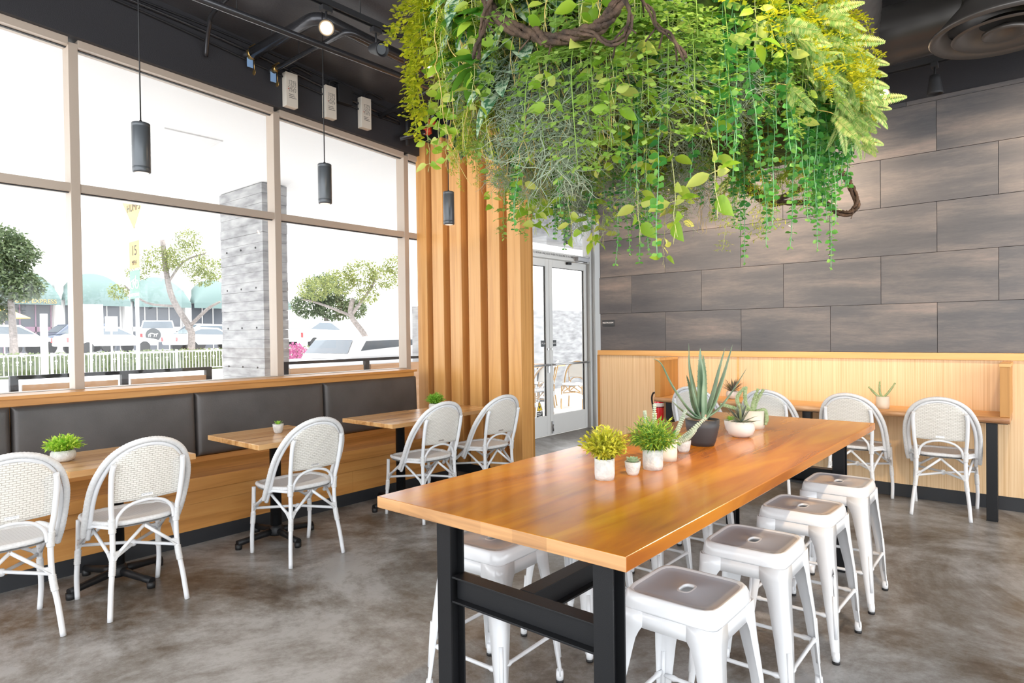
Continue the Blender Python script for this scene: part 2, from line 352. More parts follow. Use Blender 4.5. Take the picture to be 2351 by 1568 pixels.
def dup(root, loc, rz=0, label=None, group=None, cat=None, skip=()):
    r_ = root.copy(); COL.objects.link(r_); r_.location = loc; r_.rotation_euler = (0, 0, rz)
    if label: r_['label'] = label
    if group: r_['group'] = group
    for ch in kids(root):
        if ch.name.split('.')[0] in skip: continue
        c = ch.copy(); COL.objects.link(c); c.parent = r_
        for g in kids(ch): d = g.copy(); COL.objects.link(d); d.parent = c
    return r_
def smooth(pts, n=6):
    pts = [Vector(p) for p in pts]; out = []
    for i in range(len(pts)-1):
        p0 = pts[max(i-1, 0)]; p1 = pts[i]; p2 = pts[i+1]; p3 = pts[min(i+2, len(pts)-1)]
        for k in range(n):
            t = k/n; out.append(.5*((2*p1)+(p2-p0)*t+(2*p0-5*p1+4*p2-p3)*t*t+(3*p1-p0-3*p2+p3)*t**3))
    out.append(pts[-1]); return out
def text(name, body, size, loc, rot, material, parent=None, align='CENTER', ext=.0008, sx=1, label=None):
    cu = bpy.data.curves.new(name, 'FONT'); cu.body = body; cu.size = size; cu.align_x = align; cu.align_y = 'CENTER'; cu.extrude = ext
    cu.materials.append(material); o = bpy.data.objects.new(name, cu); COL.objects.link(o); o.location = loc; o.rotation_euler = rot; o.scale = (sx, 1, 1)
    bpy.context.view_layer.update(); me = bpy.data.meshes.new_from_object(o.evaluated_get(bpy.context.evaluated_depsgraph_get()))
    bpy.data.objects.remove(o); o = bpy.data.objects.new(name, me); COL.objects.link(o); o.location = loc; o.rotation_euler = rot; o.scale = (sx, 1, 1)
    if parent: o.parent = parent
    return o
rnd = random.uniform

# ------------------------------------------------------------ setting
zh = lambda y: 3.422-.059*y            # window head falls gently along the wall
zc = lambda y: 4.0-.085*y              # so does the ceiling
Y0, Y1 = -3.0, 9.6
struct(MB().box(-5.12, 4.2, Y0, Y1, -.12, 0).build('floor', FLOORM))
struct(MB().prism([(Y0, zc(Y0)), (Y1, zc(Y1)), (Y1, zc(Y1)+.15), (Y0, zc(Y0)+.15)], 0, -5.3, 4.2).build('ceiling', CEIL))
struct(MB().prism([(Y0, zh(Y0)+.05), (Y1, zh(Y1)+.05), (Y1, zc(Y1)), (Y0, zc(Y0))], 0, -5.25, -5.0).build('wall_left', HEAD))
struct(MB().box(-5.12, -3.0, Y1, Y1+.12, 0, 3.3).build('wall_far', HEAD))
# knee wall behind the banquette
struct(MB().box(-5.2, -5.0, Y0, 4.26, 0, .99).build('wall_knee', HEAD))
# end wall: black above, tiles, wainscot
wb = struct(MB().box(-3.80, 4.2, 6.0, 6.16, 0, 3.62).build('wall_back', HEAD))
tb = MB(); tw, th = .772, .394
for row in range(5):
    z0 = 1.168+row*th; ph = -3.014 if row % 2 == 0 else -3.401
    x = ph-tw*2
    while x < 4.2:
        a, c = max(x, -3.80), min(x+tw, 4.2)
        if c-a > .02: tb.box(a+.0015, c-.0015, 5.982, 6.0, z0+.0015, z0+th-.0015)
        x += tw
for k in range(-5, 6): tb.box(max(-3.8, k*.9+.002), min(4.2, k*.9+.898), 5.982, 6.0, 1.168+5*th+.001, 1.168+5*th+.034) if k*.9+.898 > -3.8 else None
tl = struct(tb.build('wall_tiles', TILEM, bevel=.001)); tl.name = 'wall_back_tiles'
struct(MB().box(-3.805, 4.2, 5.975, 6.0, .105, 1.115).build('wall_back_wainscot', WAINW))
struct(MB().box(-3.815, 4.2, 5.955, 6.0, 1.115, 1.168).build('trim_1', TRIMW, bevel=.002))
struct(MB().box(-3.825, -3.80, 5.965, 6.16, .105, 1.115).build('trim_2', SHADEDW, bevel=.001))
struct(MB().box(-2.282, -2.262, 5.969, 5.975, .105, 1.115).build('trim_3', TRIMW))
struct(MB().box(-3.79, 4.2, 5.985, 6.0, 0, .105).build('baseboard_back', PLINTH))

# window wall along X=-5.05 .. -5.14
XF, XG = -5.05, -5.10
mull = [(-1.57, -1.51), (-.08, -.02), (1.395, 1.452), (2.875, 2.933), (4.30, 4.357)]
fr = MB()
for a, c in mull: fr.prism([(XF, a), (XF, c), (-5.17, c), (-5.17, a)], 2, .99 if c < 4.3 else .0, zh(a)+.02)
winbase = lambda y: .99
names = [(1, -.02, 1.395), (2, 1.452, 2.875), (3, 2.933, 4.30), (4, 4.357, 5.86)]
def window(n, a, c, zb):
    g = struct(MB().prism([(a, zb+.04), (c, zb+.04), (c, zh(c)), (a, zh(a))], 0, -5.102, -5.096).build('window_%d' % n, GLASS))
    f = MB()
    f.box(XF-.005, -5.165, a, c, 2.360, 2.415)                          # transom
    f.prism([(a, zh(a)), (c, zh(c)), (c, zh(c)+.06), (a, zh(a)+.06)], 0, -5.165, XF+.006)
    f.box(-5.165, XF-.005, a, c, zb, zb+.04)
    f.build('window_frame', FRAMEM, g, bevel=.002)
    gs = MB(); t = .006
    for z in (2.360, zh(a)):
        dz = 0 if z < 3 else zh(c)-zh(a)
        gs.prism([(a, z-t), (c, z-t+dz), (c, z+dz), (a, z)], 0, -5.112, -5.09)
    gs.build('window_gasket', BLACKM, g)
    return g
for n, a, c in names: window(n, a, c, .985 if n < 4 else .02)
fm = struct(fr.build('window_mullions', FRAMEM, bevel=.002))
# door opening
def door(n, y0, y1, hinge):
    d = struct(MB().box(-5.122, -5.118, y0+.07, y1-.07, .275, 2.24).build('door_%d' % n, GLASS))
    f = MB(); f.box(-5.145, -5.10, y0+.002, y0+.075, .012, 2.335); f.box(-5.145, -5.10, y1-.075, y1-.002, .012, 2.335)
    f.box(-5.145, -5.10, y0+.075, y1-.075, .012, .272); f.box(-5.145, -5.10, y0+.075, y1-.075, 2.24, 2.335)
    f.build('door_frame', DOORM, d, bevel=.003)
    g = MB(); g.box(-5.126, -5.112, y0+.075, y0+.082, .272, 2.24); g.box(-5.126, -5.112, y1-.083, y1-.075, .272, 2.24); g.box(-5.126, -5.112, y0+.075, y1-.075, 2.233, 2.24)
    g.build('glazing_gasket', BLACKM, d)
    p = MB(); p.tube([(-5.10, y0+.03, .945), (-5.055, y0+.035, .945), (-5.045, y0+.06, .945), (-5.045, y1-.06, .945), (-5.055, y1-.035, .945), (-5.10, y1-.03, .945)], .014, 10)
    p.build('push_bar', STEEL, d)
    k = MB(); yk = (y0+.04) if hinge == 'r' else (y1-.04)
    k.tube([(-5.10, yk, 1.15), (-5.09, yk, 1.15)], .014, 10); k.build('lock', STEEL, d)
    ys = y0+.115 if hinge == 'r' else y1-.115
    s_ = MB().box(-5.117, -5.112, ys-.05, ys+.05, 1.185, 1.265).build('push_sign', SIGNBLK, d)
    text('lettering', 'PUSH', .034, (-5.1108, ys, 1.225), (R(90), 0, R(90)), WHITEINK, s_)
    return d
d1 = door(1, 5.90, 6.80, 'l'); d2 = door(2, 6.80, 7.70, 'r')
e = MB(); e.box(-5.10, -5.088, 6.755, 6.785, .84, .96); e.tube([(-5.10, 6.77, .93), (-5.082, 6.77, .93)], .011, 10); e.build('latch_plate', STEEL, d1)
e = MB(); e.box(-5.10, -5.085, 6.825, 6.85, .03, .19); e.tube([(-5.08, 6.84, .06), (-5.08, 6.84, .15)], .007, 8); e.build('foot_bolt', GALV, d2)
fh = MB()
fh.box(-5.17, -5.06, 5.86, 7.77, 2.345, 2.435); fh.box(-5.17, -5.05, 5.80, 5.895, 0, zh(5.9)); fh.box(-5.17, -5.05, 7.705, 7.76, 0, zh(7.7)); fh.box(-5.15, -5.0, 7.76, 7.90, 0, zh(7.8))
fh.box(-5.17, -5.05, 7.90, 9.6, 2.36, 2.42); fh.box(-5.17, -5.05, 7.90, 9.6, 0, .12)
fh.prism([(5.8, zh(5.8)), (9.6, zh(9.6)), (9.6, zh(9.6)+.07), (5.8, zh(5.8)+.07)], 0, -5.17, -5.04)
struct(fh.build('trim_4', DOORM, bevel=.003))
struct(MB().prism([(5.895, 2.435), (7.705, 2.435), (7.705, zh(7.7)), (5.895, zh(5.9))], 0, -5.122, -5.118).build('window_5', GLASS))
struct(MB().prism([(7.9, .12), (9.6, .12), (9.6, zh(9.6)), (7.9, zh(7.9))], 0, -5.122, -5.118).build('window_6', GLASS))
hs = tag(MB().box(-5.06, -5.055, 6.02, 7.25, 2.37, 2.425).build('header_sign', DOORM), 'narrow white strip of small capitals on the header over the double doors', 'sign')
text('lettering', 'THIS THESE DOORS TO REMAIN UNLOCKED WHEN THE BUILDING IS OCCUPIED', .036, (-5.0545, 6.72, 2.398), (R(90), 0, R(90)), INK, hs, sx=.93)
for i, (ya, lab) in enumerate([(7.35, 'silver door closer with arm above the right door leaf'), (5.98, 'silver door closer at the hidden end of the header above the left leaf')]):
    t = thing('door_closer', lab, 'door closer', (-5.06, ya, 2.38))
    MB().box(0, .06, 0, .28, -.03, .03).build('body', GALV, t, bevel=.006)
    MB().tube([(.04, .24, -.035), (.10, .05, -.05), (.03, -.12, -.055)], .008, 8).build('arm', STEEL, t)
    MB().box(-.035, .0, -.16, -.08, -.085, -.05).build('bracket', BLACKM, t)
st = thing('warning_sticker', 'yellow triangle warning sticker with black strip low on the left door glass', 'sticker', (-5.114, 6.585, .37))
MB().prism([(-.062, -.02), (.062, -.02), (0, .11)], 0, 0, .001).build('triangle_border', INK, st)
MB().prism([(-.052, -.014), (.052, -.014), (0, .094)], 0, .001, .0018).build('triangle', YEL, st)
MB().box(0, .001, -.062, .062, -.115, -.03).build('text_strip', INK, st)
e = MB(); e.box(.001, .002, -.052, .05, -.055, -.045); e.box(.001, .002, -.052, .03, -.075, -.066); e.box(.001, .002, -.03, .052, -.10, -.09); e.build('text_lines', WHITEINK, st)
e = MB(); e.blob((.002, 0, .025), .014, 8, 0, (.1, 1, 1)); e.box(.0018, .0025, -.03, .03, .038, .044); e.build('symbol', INK, st)

# ------------------------------------------------------------ slatted column
t = thing('slatted_column', 'tall column of square wooden posts between the bench and the glass doors', 'column', (-4.4, 4.55, 0))
for a, c in [(-5.062, -4.915), (-4.83, -4.671), (-4.578, -4.417), (-4.322, -4.167), (-4.074, -3.923), (-3.827, -3.673)]:
    MB().box(a+4.4, c+4.4, -.08, .08, .10, 3.335).build('post', POSTW, t, bevel=.003)
MB().box(-.66, .715, .085, .12, .0, 3.335).build('back_board', SHADEDW, t)
MB().box(-.65, .70, -.04, .085, 0, .10).build('plinth', PLINTH, t)
MB().box(-.65, .72, -.04, .12, 3.335, zc(4.6)-.005).build('top_boxing', BLACKM, t)

# ------------------------------------------------------------ banquette
t = thing('banquette', 'long wooden window bench with charcoal leather back panels', 'bench', (-4.6, 1.0, 0))
bx, by = 4.6, -1.0
def bm(): return MB()
YE = 4.20
b_ = bm(); b_.box(-4.80+bx, -4.25+bx, -1.6+by, YE+by, .365, .450); b_.build('seat_board', BENCHW, t, bevel=.004)
b_ = bm()
for a, c in [(-1.6, -.05), (-.05, 1.52), (1.52, 3.09), (3.09, YE)]: b_.box(-4.35+bx, -4.31+bx, a+by+.001, c+by-.001, .10, .275)
b_.build('front_panel', BENCHW, t)
MB().box(-4.37+bx, -4.285+bx, -1.6+by, YE+by, .278, .362).build('apron', BENCHW, t, bevel=.002)
MB().box(-4.36+bx, -4.33+bx, -1.6+by, YE+by-.03, 0, .10).build('plinth', PLINTH, t)
MB().box(-4.98+bx, -4.79+bx, -1.6+by, YE+by-.01, .45, .49).build('riser', BENCHW, t)
MB().box(-4.98+bx, -4.825+bx, -1.6+by, YE+by, .49, 1.000).build('back_box', BENCHW, t)
MB().box(-5.04+bx, -4.80+bx, -1.6+by, YE+by+.02, 1.000, 1.022).build('cap_ledge', BENCHW, t, bevel=.002)
def cushion(y0, y1):
    m_ = MB(); prof = []
    # slightly padded panel: front face grid bulging outward, tilted so the foot stands forward
    ny, nz = 14, 8; z0, z1 = .495, .957; base = len(m_.v)
    def X(u, v):
        edge = min(u, 1-u)*(y1-y0); ez = min(v, 1-v)*(z1-z0)
        e_ = min(edge, ez); q = min(1, e_/.03); q = math.sqrt(max(0, 1-(1-q)**2))
        return -4.82+.02*(1-v)+.012+.042*q + .006*math.sin(PI*u)*math.sin(PI*v)
    us = [0, .004, .010, .018, .03, .06, .15, .3, .5, .7, .85, .94, .97, .982, .99, .996, 1]; vs = [0, .008, .02, .04, .065, .12, .3, .5, .7, .88, .935, .96, .98, .992, 1]
    for v in vs:
        for u in us: m_.v.append((X(u, v)+bx, y0+(y1-y0)*u+by, z0+(z1-z0)*v))
    nu = len(us)
    for j in range(len(vs)-1):
        for i in range(nu-1): k = j*nu+i; m_.face((k, k+1, k+nu+1, k+nu), 0, True)
    m_.box(-4.83+bx, -4.808+bx, y0+by+.001, y1+by-.001, z0+.001, z1-.001)
    return m_.build('back_cushion', LEATHER, t)
for y0, y1 in [(-1.15, -.085), (-.08, .985), (.99, 2.065), (2.07, 3.14), (3.145, YE-.01)]: cushion(y0, y1)

# ------------------------------------------------------------ bistro tables
def bistro(label, x0, x1, y0, y1, rz):
    cx_, cy_ = (x0+x1)/2, (y0+y1)/2
    t = thing('bistro_table', label, 'table', (cx_, cy_, 0), 0, 'bistro tables along the bench')
    MB().box(x0-cx_, x1-cx_, y0-cy_, y1-cy_, .675, .707).build('tabletop', BISTW, t, bevel=.003)
    MB().lathe([(.036, .07), (.036, .65), (.11, .655), (.11, .675)], n=24).build('column', BLACK, t)
    MB().lathe([(.05, .035), (.055, .05), (.046, .085), (.037, .10)], n=24).build('base_hub', BLACK, t)
    for k in range(4):
        a = rz+k*PI/2; m_ = MB()
        pts = [(.03, .06), (.10, .055), (.20, .045), (.27, .038)]
        m_.tube([(p[0]*math.cos(a), p[0]*math.sin(a), p[1]) for p in pts], [.024, .022, .019, .021], 10)
        o = m_.build('leg', BLACK, t)
        MB().lathe([(.020, 0), (.022, .012), (.022, .035)], (.262*math.cos(a), .262*math.sin(a), 0), 14).build('foot', RUBBER, o)
    return t
bistro('bistro table nearest the left edge, carrying the lime-leaved bowl plant', -4.33, -3.70, .99, 1.60, R(18))
bistro('lone bistro table carrying the tiny succulent pot, midway along the bench', -4.33, -3.66, 1.95, 2.54, 0)
bistro('bistro table pushed against the farthest one, nearer the window bench middle', -4.31, -3.69, 3.0, 3.655, 0)
bistro('farthest bistro table, its end against the slatted column', -4.29, -3.78, 3.66, 4.24, 0)

# ------------------------------------------------------------ bistro chair
def chair(frame=CHAIRW, wrap=WRAP, label='', group=None, loc=(0, 0, 0), rz=0, simple=False):
    """front is +y; back legs at y=-.22"""
    t = thing('bistro_chair', label, 'chair', loc, rz, group)
    for s in (-1, 1):
        # back leg continues as the upright of the back
        up = smooth([(s*.178, -.225, 0), (s*.166, -.205, .14), (s*.150, -.185, .28), (s*.148, -.180, .45), (s*.158, -.205, .56), (s*.163, -.238, .70), (s*.156, -.256, .755)], 4)
        o = MB().tube(up, .0125, 10).build('leg', frame, t)
        pl_ = [p for p in up if .18 < p.z < .31]; rib = []
        MB().tube(smooth(pl_, 8), [.0150+.0012*(i % 2) for i in range(len(smooth(pl_, 8)))], 10).build('wrapping', wrap, o)
        pl_ = [p for p in up if .38 < p.z < .50]; q = smooth(pl_, 8)
        MB().tube(q, [.0165+.0012*(i % 2) for i in range(len(q))], 10).build('wrapping', wrap, o)
        fl = smooth([(s*.195, .222, 0), (s*.200, .210, .12), (s*.194, .200, .26), (s*.190, .195, .42)], 4)
        o = MB().tube(fl, .0125, 10).build('leg', frame, t)
        pl_ = [p for p in fl if .16 < p.z < .30]; q = smooth(pl_, 8)
        MB().tube(q, [.0150+.0012*(i % 2) for i in range(len(q))], 10).build('wrapping', wrap, o)
    # seat with rolled rim
    out = []
    for k in range(40):
        a = 2*PI*k/40; c_, s_ = math.cos(a), math.sin(a)
        xx = abs(c_)**.55*(1 if c_ >= 0 else -1); yy = abs(s_)**.55*(1 if s_ >= 0 else -1)
        wx = .205 if yy > 0 else .205-.05*(-yy)
        out.append(Vector((xx*wx, .02+yy*.19, .447-.006*(1 if yy > .8 else 0))))
    m_ = MB(); b0 = 0
    for v in out: m_.v.append(tuple(v*1))
    for v in out: m_.v.append((v.x*.6, .02+(v.y-.02)*.6, .437))
    m_.v.append((0, .02, .433))
    for k in range(40):
        k2 = (k+1) % 40; m_.face((k, k2, 40+k2, 40+k), 0, True); m_.face((40+k, 40+k2, 80), 0, True)
    for v in out: m_.v.append((v.x, v.y, .425))
    m_.face([81+k for k in range(40)][::-1], 0)
    o = m_.build('seat', WEAVES, t); uvmap(o, lambda c: (c.x+c.z, c.y))
    loop = out+[out[0], out[1]]; q = smooth(loop, 3)
    MB().tube(q, [.0125+.0012*(i % 2) for i in range(len(q))], 8).build('seat_rim', wrap, t)
    # outer double arch
    def arch(dx, dy, top, w_):
        h = [(w_*.97, .015, .375), (w_*1.0, -.045, .47), (w_*1.0, -.115, .60), (w_*.93, -.170, .695), (w_*.74, -.222, .785), (w_*.42, -.258, .842), (0, -.270, .862)]
        L_ = [(-x, y+dy, z+top) for x, y, z in h]+[(x, y+dy, z+top) for x, y, z in h[::-1][1:]]
        return smooth(L_, 7)
    q = arch(0, -.008, 0, .228); q2 = []
    for i in range(len(q)-1): q2 += [q[i], q[i].lerp(q[i+1], .5)]
    q2.append(q[-1])
    MB().tube(q2, [.0135+.0014*(i % 2) for i in range(len(q2))], 10).build('outer_arch', wrap, t)
    MB().tube(arch(0, .004, -.020, .204), .0125, 10).build('inner_arch', frame, t)
    # woven back panel, its head following the arch
    m_ = MB(); nx, nz = 16, 14; fr_ = []
    def topz(x): return .842-.115*(abs(x)/.17)**2.4
    for j in range(nz+1):
        for i in range(nx+1):
            u = -1+2*i/nx; v = j/nz; half = .158+.008*v; x = u*half; zb = .556+.004*u*u; z = zb+(topz(x)-zb)*v
            y = -.196-(z-.55)*.235+.016*u*u-.008
            m_.v.append((x, y, z)); fr_.append((x, y+.009, z))
    nn = len(fr_); m_.v += fr_
    for j in range(nz):
        for i in range(nx):
            k = j*(nx+1)+i; m_.face((k, k+1, k+nx+2, k+nx+1), 0, True); k += nn; m_.face((k+1, k, k+nx+1, k+nx+2), 0, True)
    for i in range(nx): m_.face((i+1, i, nn+i, nn+i+1)); k = nz*(nx+1)+i; m_.face((k, k+1, nn+k+1, nn+k))
    o = m_.build('backrest', WEAVEB, t); uvmap(o, lambda c: (c.x, c.z))
    if not simple:
        pl_ = MB().box(-.026, .026, -.0015, .0015, -.007, .007).build('name_plate', STEEL, t); pl_.location = (.0, -.212, .582); pl_.rotation_euler = (R(-10), 0, 0)
        text('lettering', 'SAFAVIEH', .0105, (0, -.0018, 0), (R(90), 0, 0), INK, pl_, ext=.0003)
    hoop = smooth([(-.134, -.182, .435), (-.124, -.19, .49), (-.08, -.196, .535), (0, -.202, .553), (.08, -.196, .535), (.124, -.19, .49), (.134, -.182, .435)], 6)
    MB().tube(hoop, .0085, 8).build('hoop', frame, t)
    # braces under the seat
    m_ = MB(); r_ = .0088
    c4 = {'bl': (-.152, -.188, .285), 'br': (.152, -.188, .285), 'fl': (-.194, .20, .285), 'fr': (.194, .20, .285)}
    mid = {'b': (0, -.165, .418), 'f': (0, .195, .418), 'l': (-.185, .01, .418), 'r': (.185, .01, .418)}
    for a, c in [('bl', 'b'), ('br', 'b'), ('fl', 'f'), ('fr', 'f'), ('bl', 'l'), ('fl', 'l'), ('br', 'r'), ('fr', 'r')]:
        m_.tube([c4[a], mid[c]], r_, 8)
    m_.tube([c4['bl'], (0, 0, .288), c4['fr']], r_, 8); m_.tube([c4['br'], (0, 0, .296), c4['fl']], r_, 8); m_.blob((0, 0, .292), .02)
    for s in (-1, 1): m_.tube([(s*.15, -.17, .435), (s*.19, -.05, .432), (s*.225, .0, .405)], .009, 8)
    m_.build('brace', frame, t)
    for k_, p in c4.items():        # woven gussets where braces meet the legs
        m_ = MB(); P_ = Vector(p)
        for md in {'bl': 'bl', 'br': 'br', 'fl': 'fl', 'fr': 'fr'}[k_]:
            Q = Vector(mid[md]); dd = (Q-P_).normalized(); zz = Vector((0, 0, 1)); nrm = dd.cross(zz).normalized()*.008
            A = P_+zz*-.03; B = P_+dd*.055; C_ = P_+zz*.035
            for sg in (-1, 1): m_.quad(A+nrm*sg, B+nrm*sg, C_+nrm*sg, C_+nrm*sg)
            m_.quad(A-nrm, B-nrm, B+nrm, A+nrm); m_.quad(B-nrm, C_-nrm, C_+nrm, B+nrm)
        m_.build('joint_wrap', wrap, t)
    return t
GI = 'chairs drawn up to the bench tables'; GC = 'chairs at the wall counter'
c0 = chair(label='white woven bistro chair cut off by the left edge of the view', group=GI, loc=(-3.70, .715, 0), rz=R(90))
dup(c0, (-3.685, 1.262, 0), R(89), 'white woven bistro chair second from the left edge, beside the lime-leaved bowl plant', GI)
dup(c0, (-3.64, 2.195, 0), R(88), 'white woven bistro chair at the lone table with the tiny succulent', GI)
dup(c0, (-3.655, 3.27, 0), R(85), 'white woven bistro chair directly behind the near left corner of the long table', GI)
dup(c0, (-3.62, 3.90, 0), R(84), 'white woven bistro chair in front of the slatted column', GI)
dup(c0, (-2.46, 5.62, 0), R(0), 'white woven bistro chair behind the aloe, leftmost at the wall counter', GC)
dup(c0, (-1.83, 5.64, 0), R(1), 'white woven bistro chair behind the cream pot of trailing succulent', GC)
dup(c0, (-1.20, 5.66, 0), R(-3), 'white woven bistro chair past the far right corner of the long table', GC)
dup(c0, (-.632, 5.68, 0), R(2), 'white woven bistro chair at the right end of the counter, seen whole', GC)

# ------------------------------------------------------------ metal stool
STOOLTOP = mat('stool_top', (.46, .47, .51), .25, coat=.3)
def stool():
    H_ = .585
    t = thing('metal_stool', 'white metal stool nearest the camera, right of the long table', 'stool', (0, 0, 0), 0, 'metal stools at the long table')
    m_ = MB(); N = 48
    def ring(h, z, p=7):
        o_ = []
        for k in range(N):
            a = 2*PI*(k+.5)/N; c_, s_ = math.cos(a), math.sin(a)
            q = (abs(c_)**p+abs(s_)**p)**(-1/p); o_.append((h*q*c_, h*q*s_, z))
        return o_
    def hole(z, g=0):
        o_ = []
        for k in range(N):
            a = 2*PI*(k+.5)/N; c_, s_ = math.cos(a), math.sin(a); q = (abs(c_)**3+abs(s_/1.75)**3)**(-1/3)
            o_.append((q*c_*(.0165+g), q*s_*(.0165+g), z))
        return o_
    rings = [ring(.1535, H_-.046), ring(.1535, H_-.04), ring(.1505, H_-.02), ring(.145, H_-.005), ring(.141, H_), ring(.134, H_), ring(.129, H_-.004), ring(.10, H_-.0045), hole(H_-.006, .006), hole(H_-.004, .003), hole(H_-.006, 0), hole(H_-.014, 0)]
    for rg in rings: m_.v += rg
    for i in range(len(rings)-1):
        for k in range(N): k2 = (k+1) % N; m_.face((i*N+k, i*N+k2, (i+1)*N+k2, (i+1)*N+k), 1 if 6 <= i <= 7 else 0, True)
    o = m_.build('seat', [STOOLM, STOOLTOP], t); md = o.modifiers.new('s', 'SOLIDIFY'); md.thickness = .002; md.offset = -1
    m_ = MB(); r1, r2_ = ring(.1505, H_-.043, 9), ring(.153, H_-.092, 9); m_.v += r1+r2_
    for k in range(N): k2 = (k+1) % N; m_.face((k, k2, N+k2, N+k), 0, True)
    o = m_.build('apron', STOOLM, t); md = o.modifiers.new('s', 'SOLIDIFY'); md.thickness = .002
    for sx in (-1, 1):
        for sy in (-1, 1):
            m_ = MB(); lv = []
            for z, c_, w_ in [(H_-.045, .1525, .084), (H_-.088, .1548, .086), (H_-.105, .156, .076), (H_-.125, .1575, .068), (H_-.15, .159, .063), (.30, .173, .049), (.12, .183, .032), (.055, .187, .026), (.03, .188, .024)]:
                rr_ = min(.022, w_*.6); pts = [(c_-w_, c_)]
                for k in range(6): a = PI/2*(1-k/5); pts.append((c_-rr_+rr_*math.cos(a), c_-rr_+rr_*math.sin(a)))
                pts.append((c_, c_-w_)); lv.append([(sx*p[0], sy*p[1], z) for p in pts])
            n_ = len(lv[0])
            for L_ in lv: m_.v += L_
            for i in range(len(lv)-1):
                for k in range(n_-1): q = (i*n_+k, i*n_+k+1, (i+1)*n_+k+1, (i+1)*n_+k); m_.face(q if sx*sy < 0 else q[::-1], 0, True)
            # raised rib on the outer corner of the lower leg
            a0 = .183; m_.tube([(sx*(.176-.008), sy*(.176-.008), .27), (sx*(.185-.008), sy*(.185-.008), .10)], .0075, 6)
            o = m_.build('leg', STOOLM, t); md = o.modifiers.new('s', 'SOLIDIFY'); md.thickness = .0025; md.offset = 0
            MB().lathe([(.014, .008), (.015, .03), (.013, .05)], (sx*.178, sy*.178, 0), 12).build('foot_sleeve', STOOLM, o)
            MB().lathe([(.014, 0), (.0155, .004), (.0155, .012)], (sx*.178, sy*.178, 0), 12).build('rubber_foot', RUBBER, o)
    m_ = MB()
    for z, ax in ((.185, 0), (.20, 1)):
        for s in (-1, 1):
            q = .172; a = (s*q, -q, z) if ax else (-q, s*q, z); c_ = (s*q, q, z) if ax else (q, s*q, z)
            A, B = Vector(a), Vector(c_); m_.tube([A, A.lerp(B, .12), A.lerp(B, .16), A.lerp(B, .84), A.lerp(B, .88), B], [.004, .011, .0075, .0075, .011, .004], 8)
    m_.build('stretcher', STOOLM, t)
    m_ = MB(); z = H_-.10
    for s in (-1, 1): m_.tube([(-.145, -.145*s, z), (.145, .145*s, z)], .006, 6)
    m_.build('cross_brace', STOOLM, t)
    m_ = MB()
    for s in (-1, 1): m_.box(s*.148-.004, s*.148+.004, .085, .125, H_-.10, H_-.085)
    m_.build('bumper', RUBBER, t)
    return t
GS = 'metal stools at the long table'
s0 = stool(); s0.location = (-.855, 1.82, 0)
dup(s0, (-.858, 2.40, 0), R(1), 'white metal stool second from the camera, right of the long table', GS)
dup(s0, (-.855, 3.00, 0), R(-1), 'white metal stool with a scuffed leg, third along the right side of the table', GS)
dup(s0, (-.85, 3.60, 0), R(1), 'white metal stool at the far end of the right side, nearest the counter', GS)
dup(s0, (-1.645, 1.82, 0), R(2), 'white metal stool behind the near left black table leg', GS)
dup(s0, (-1.645, 2.39, 0), R(-1), 'white metal stool on the left side seen between the black table legs', GS)
dup(s0, (-1.645, 3.0, 0), 0, 'white metal stool third along the left side, mostly hidden under the table', GS)
dup(s0, (-1.645, 3.6, 0), 0, 'white metal stool at the far end of the left side, mostly hidden', GS)
sc = [o for o in bpy.data.objects if o.name.startswith('metal_stool') and abs(o.location.y-3.0) < .01 and o.location.x > -1][0]
m_ = MB(); r3 = random.Random(8)
for k in range(16): m_.tube([(.1655+r3.uniform(-.003, .003), -.1655+r3.uniform(-.003, .003), .37+r3.uniform(-.02, .02)), (.1655+r3.uniform(-.002, .004), -.1665+r3.uniform(-.004, .002), .36+r3.uniform(-.02, .02))], .0012, 4)
m_.tube([(.166, -.166, .36), (.1685, -.1685, .30), (.1715, -.1715, .24)], .0016, 4); m_.build('scuff_mark', GALV, sc)


# ------------------------------------------------------------ communal table
X0, X1, YT0, YT1, ZT = -1.72, -.777, 1.328, 4.104, .826
t = thing('communal_table', 'long orange-brown wooden table on black steel beams in the middle of the room', 'table', (-1.25, 2.7, 0))
m_ = MB(); m_.box(X0+1.25, X1+1.25, YT0-2.7, YT1-2.7, ZT-.038, ZT); m_.mi[2] = 1; m_.mi[4] = 1
m_.build('tabletop', [TABLEW, TABEND], t, bevel=.0025)
def ibeam(axis, c, w_, h_, a0, a1, up):
    """I section extruded on axis; 'up' is the axis across which flanges are spaced"""
    m_ = MB(); tf, tw_ = .0065, .006
    def bx_(r1, r2):      # ranges along 'w' axis and 'up' axis
        rng = {axis: (a0, a1), up: r2}; o_ = [k for k in (0, 1, 2) if k not in (axis, up)][0]; rng[o_] = r1
        m_.box(*rng[0], *rng[1], *rng[2])
    o_ = [k for k in (0, 1, 2) if k not in (axis, up)][0]; co, cu = c[o_], c[up]
    bx_((co-w_/2, co+w_/2), (cu-h_/2, cu-h_/2+tf)); bx_((co-w_/2, co+w_/2), (cu+h_/2-tf, cu+h_/2)); bx_((co-tw_/2, co+tw_/2), (cu-h_/2+tf, cu+h_/2-tf))
    return m_
for yy in (1.489-2.7, 3.94-2.7):
    for xx in (-1.54+1.25, -.925+1.25):
        ibeam(2, (xx, yy, 0), .062, .066, .0, ZT-.0385, 1).build('leg', BLACK, t, bevel=.001)
    ibeam(0, (0, yy, .525), .055, .086, -1.508+1.25, -.957+1.25, 2).build('cross_beam', BLACK, t, bevel=.001)
ibeam(1, (0.01, 0, .525), .055, .085, 1.522-2.7, 3.907-2.7, 2).build('stretcher_beam', BLACK, t, bevel=.001)

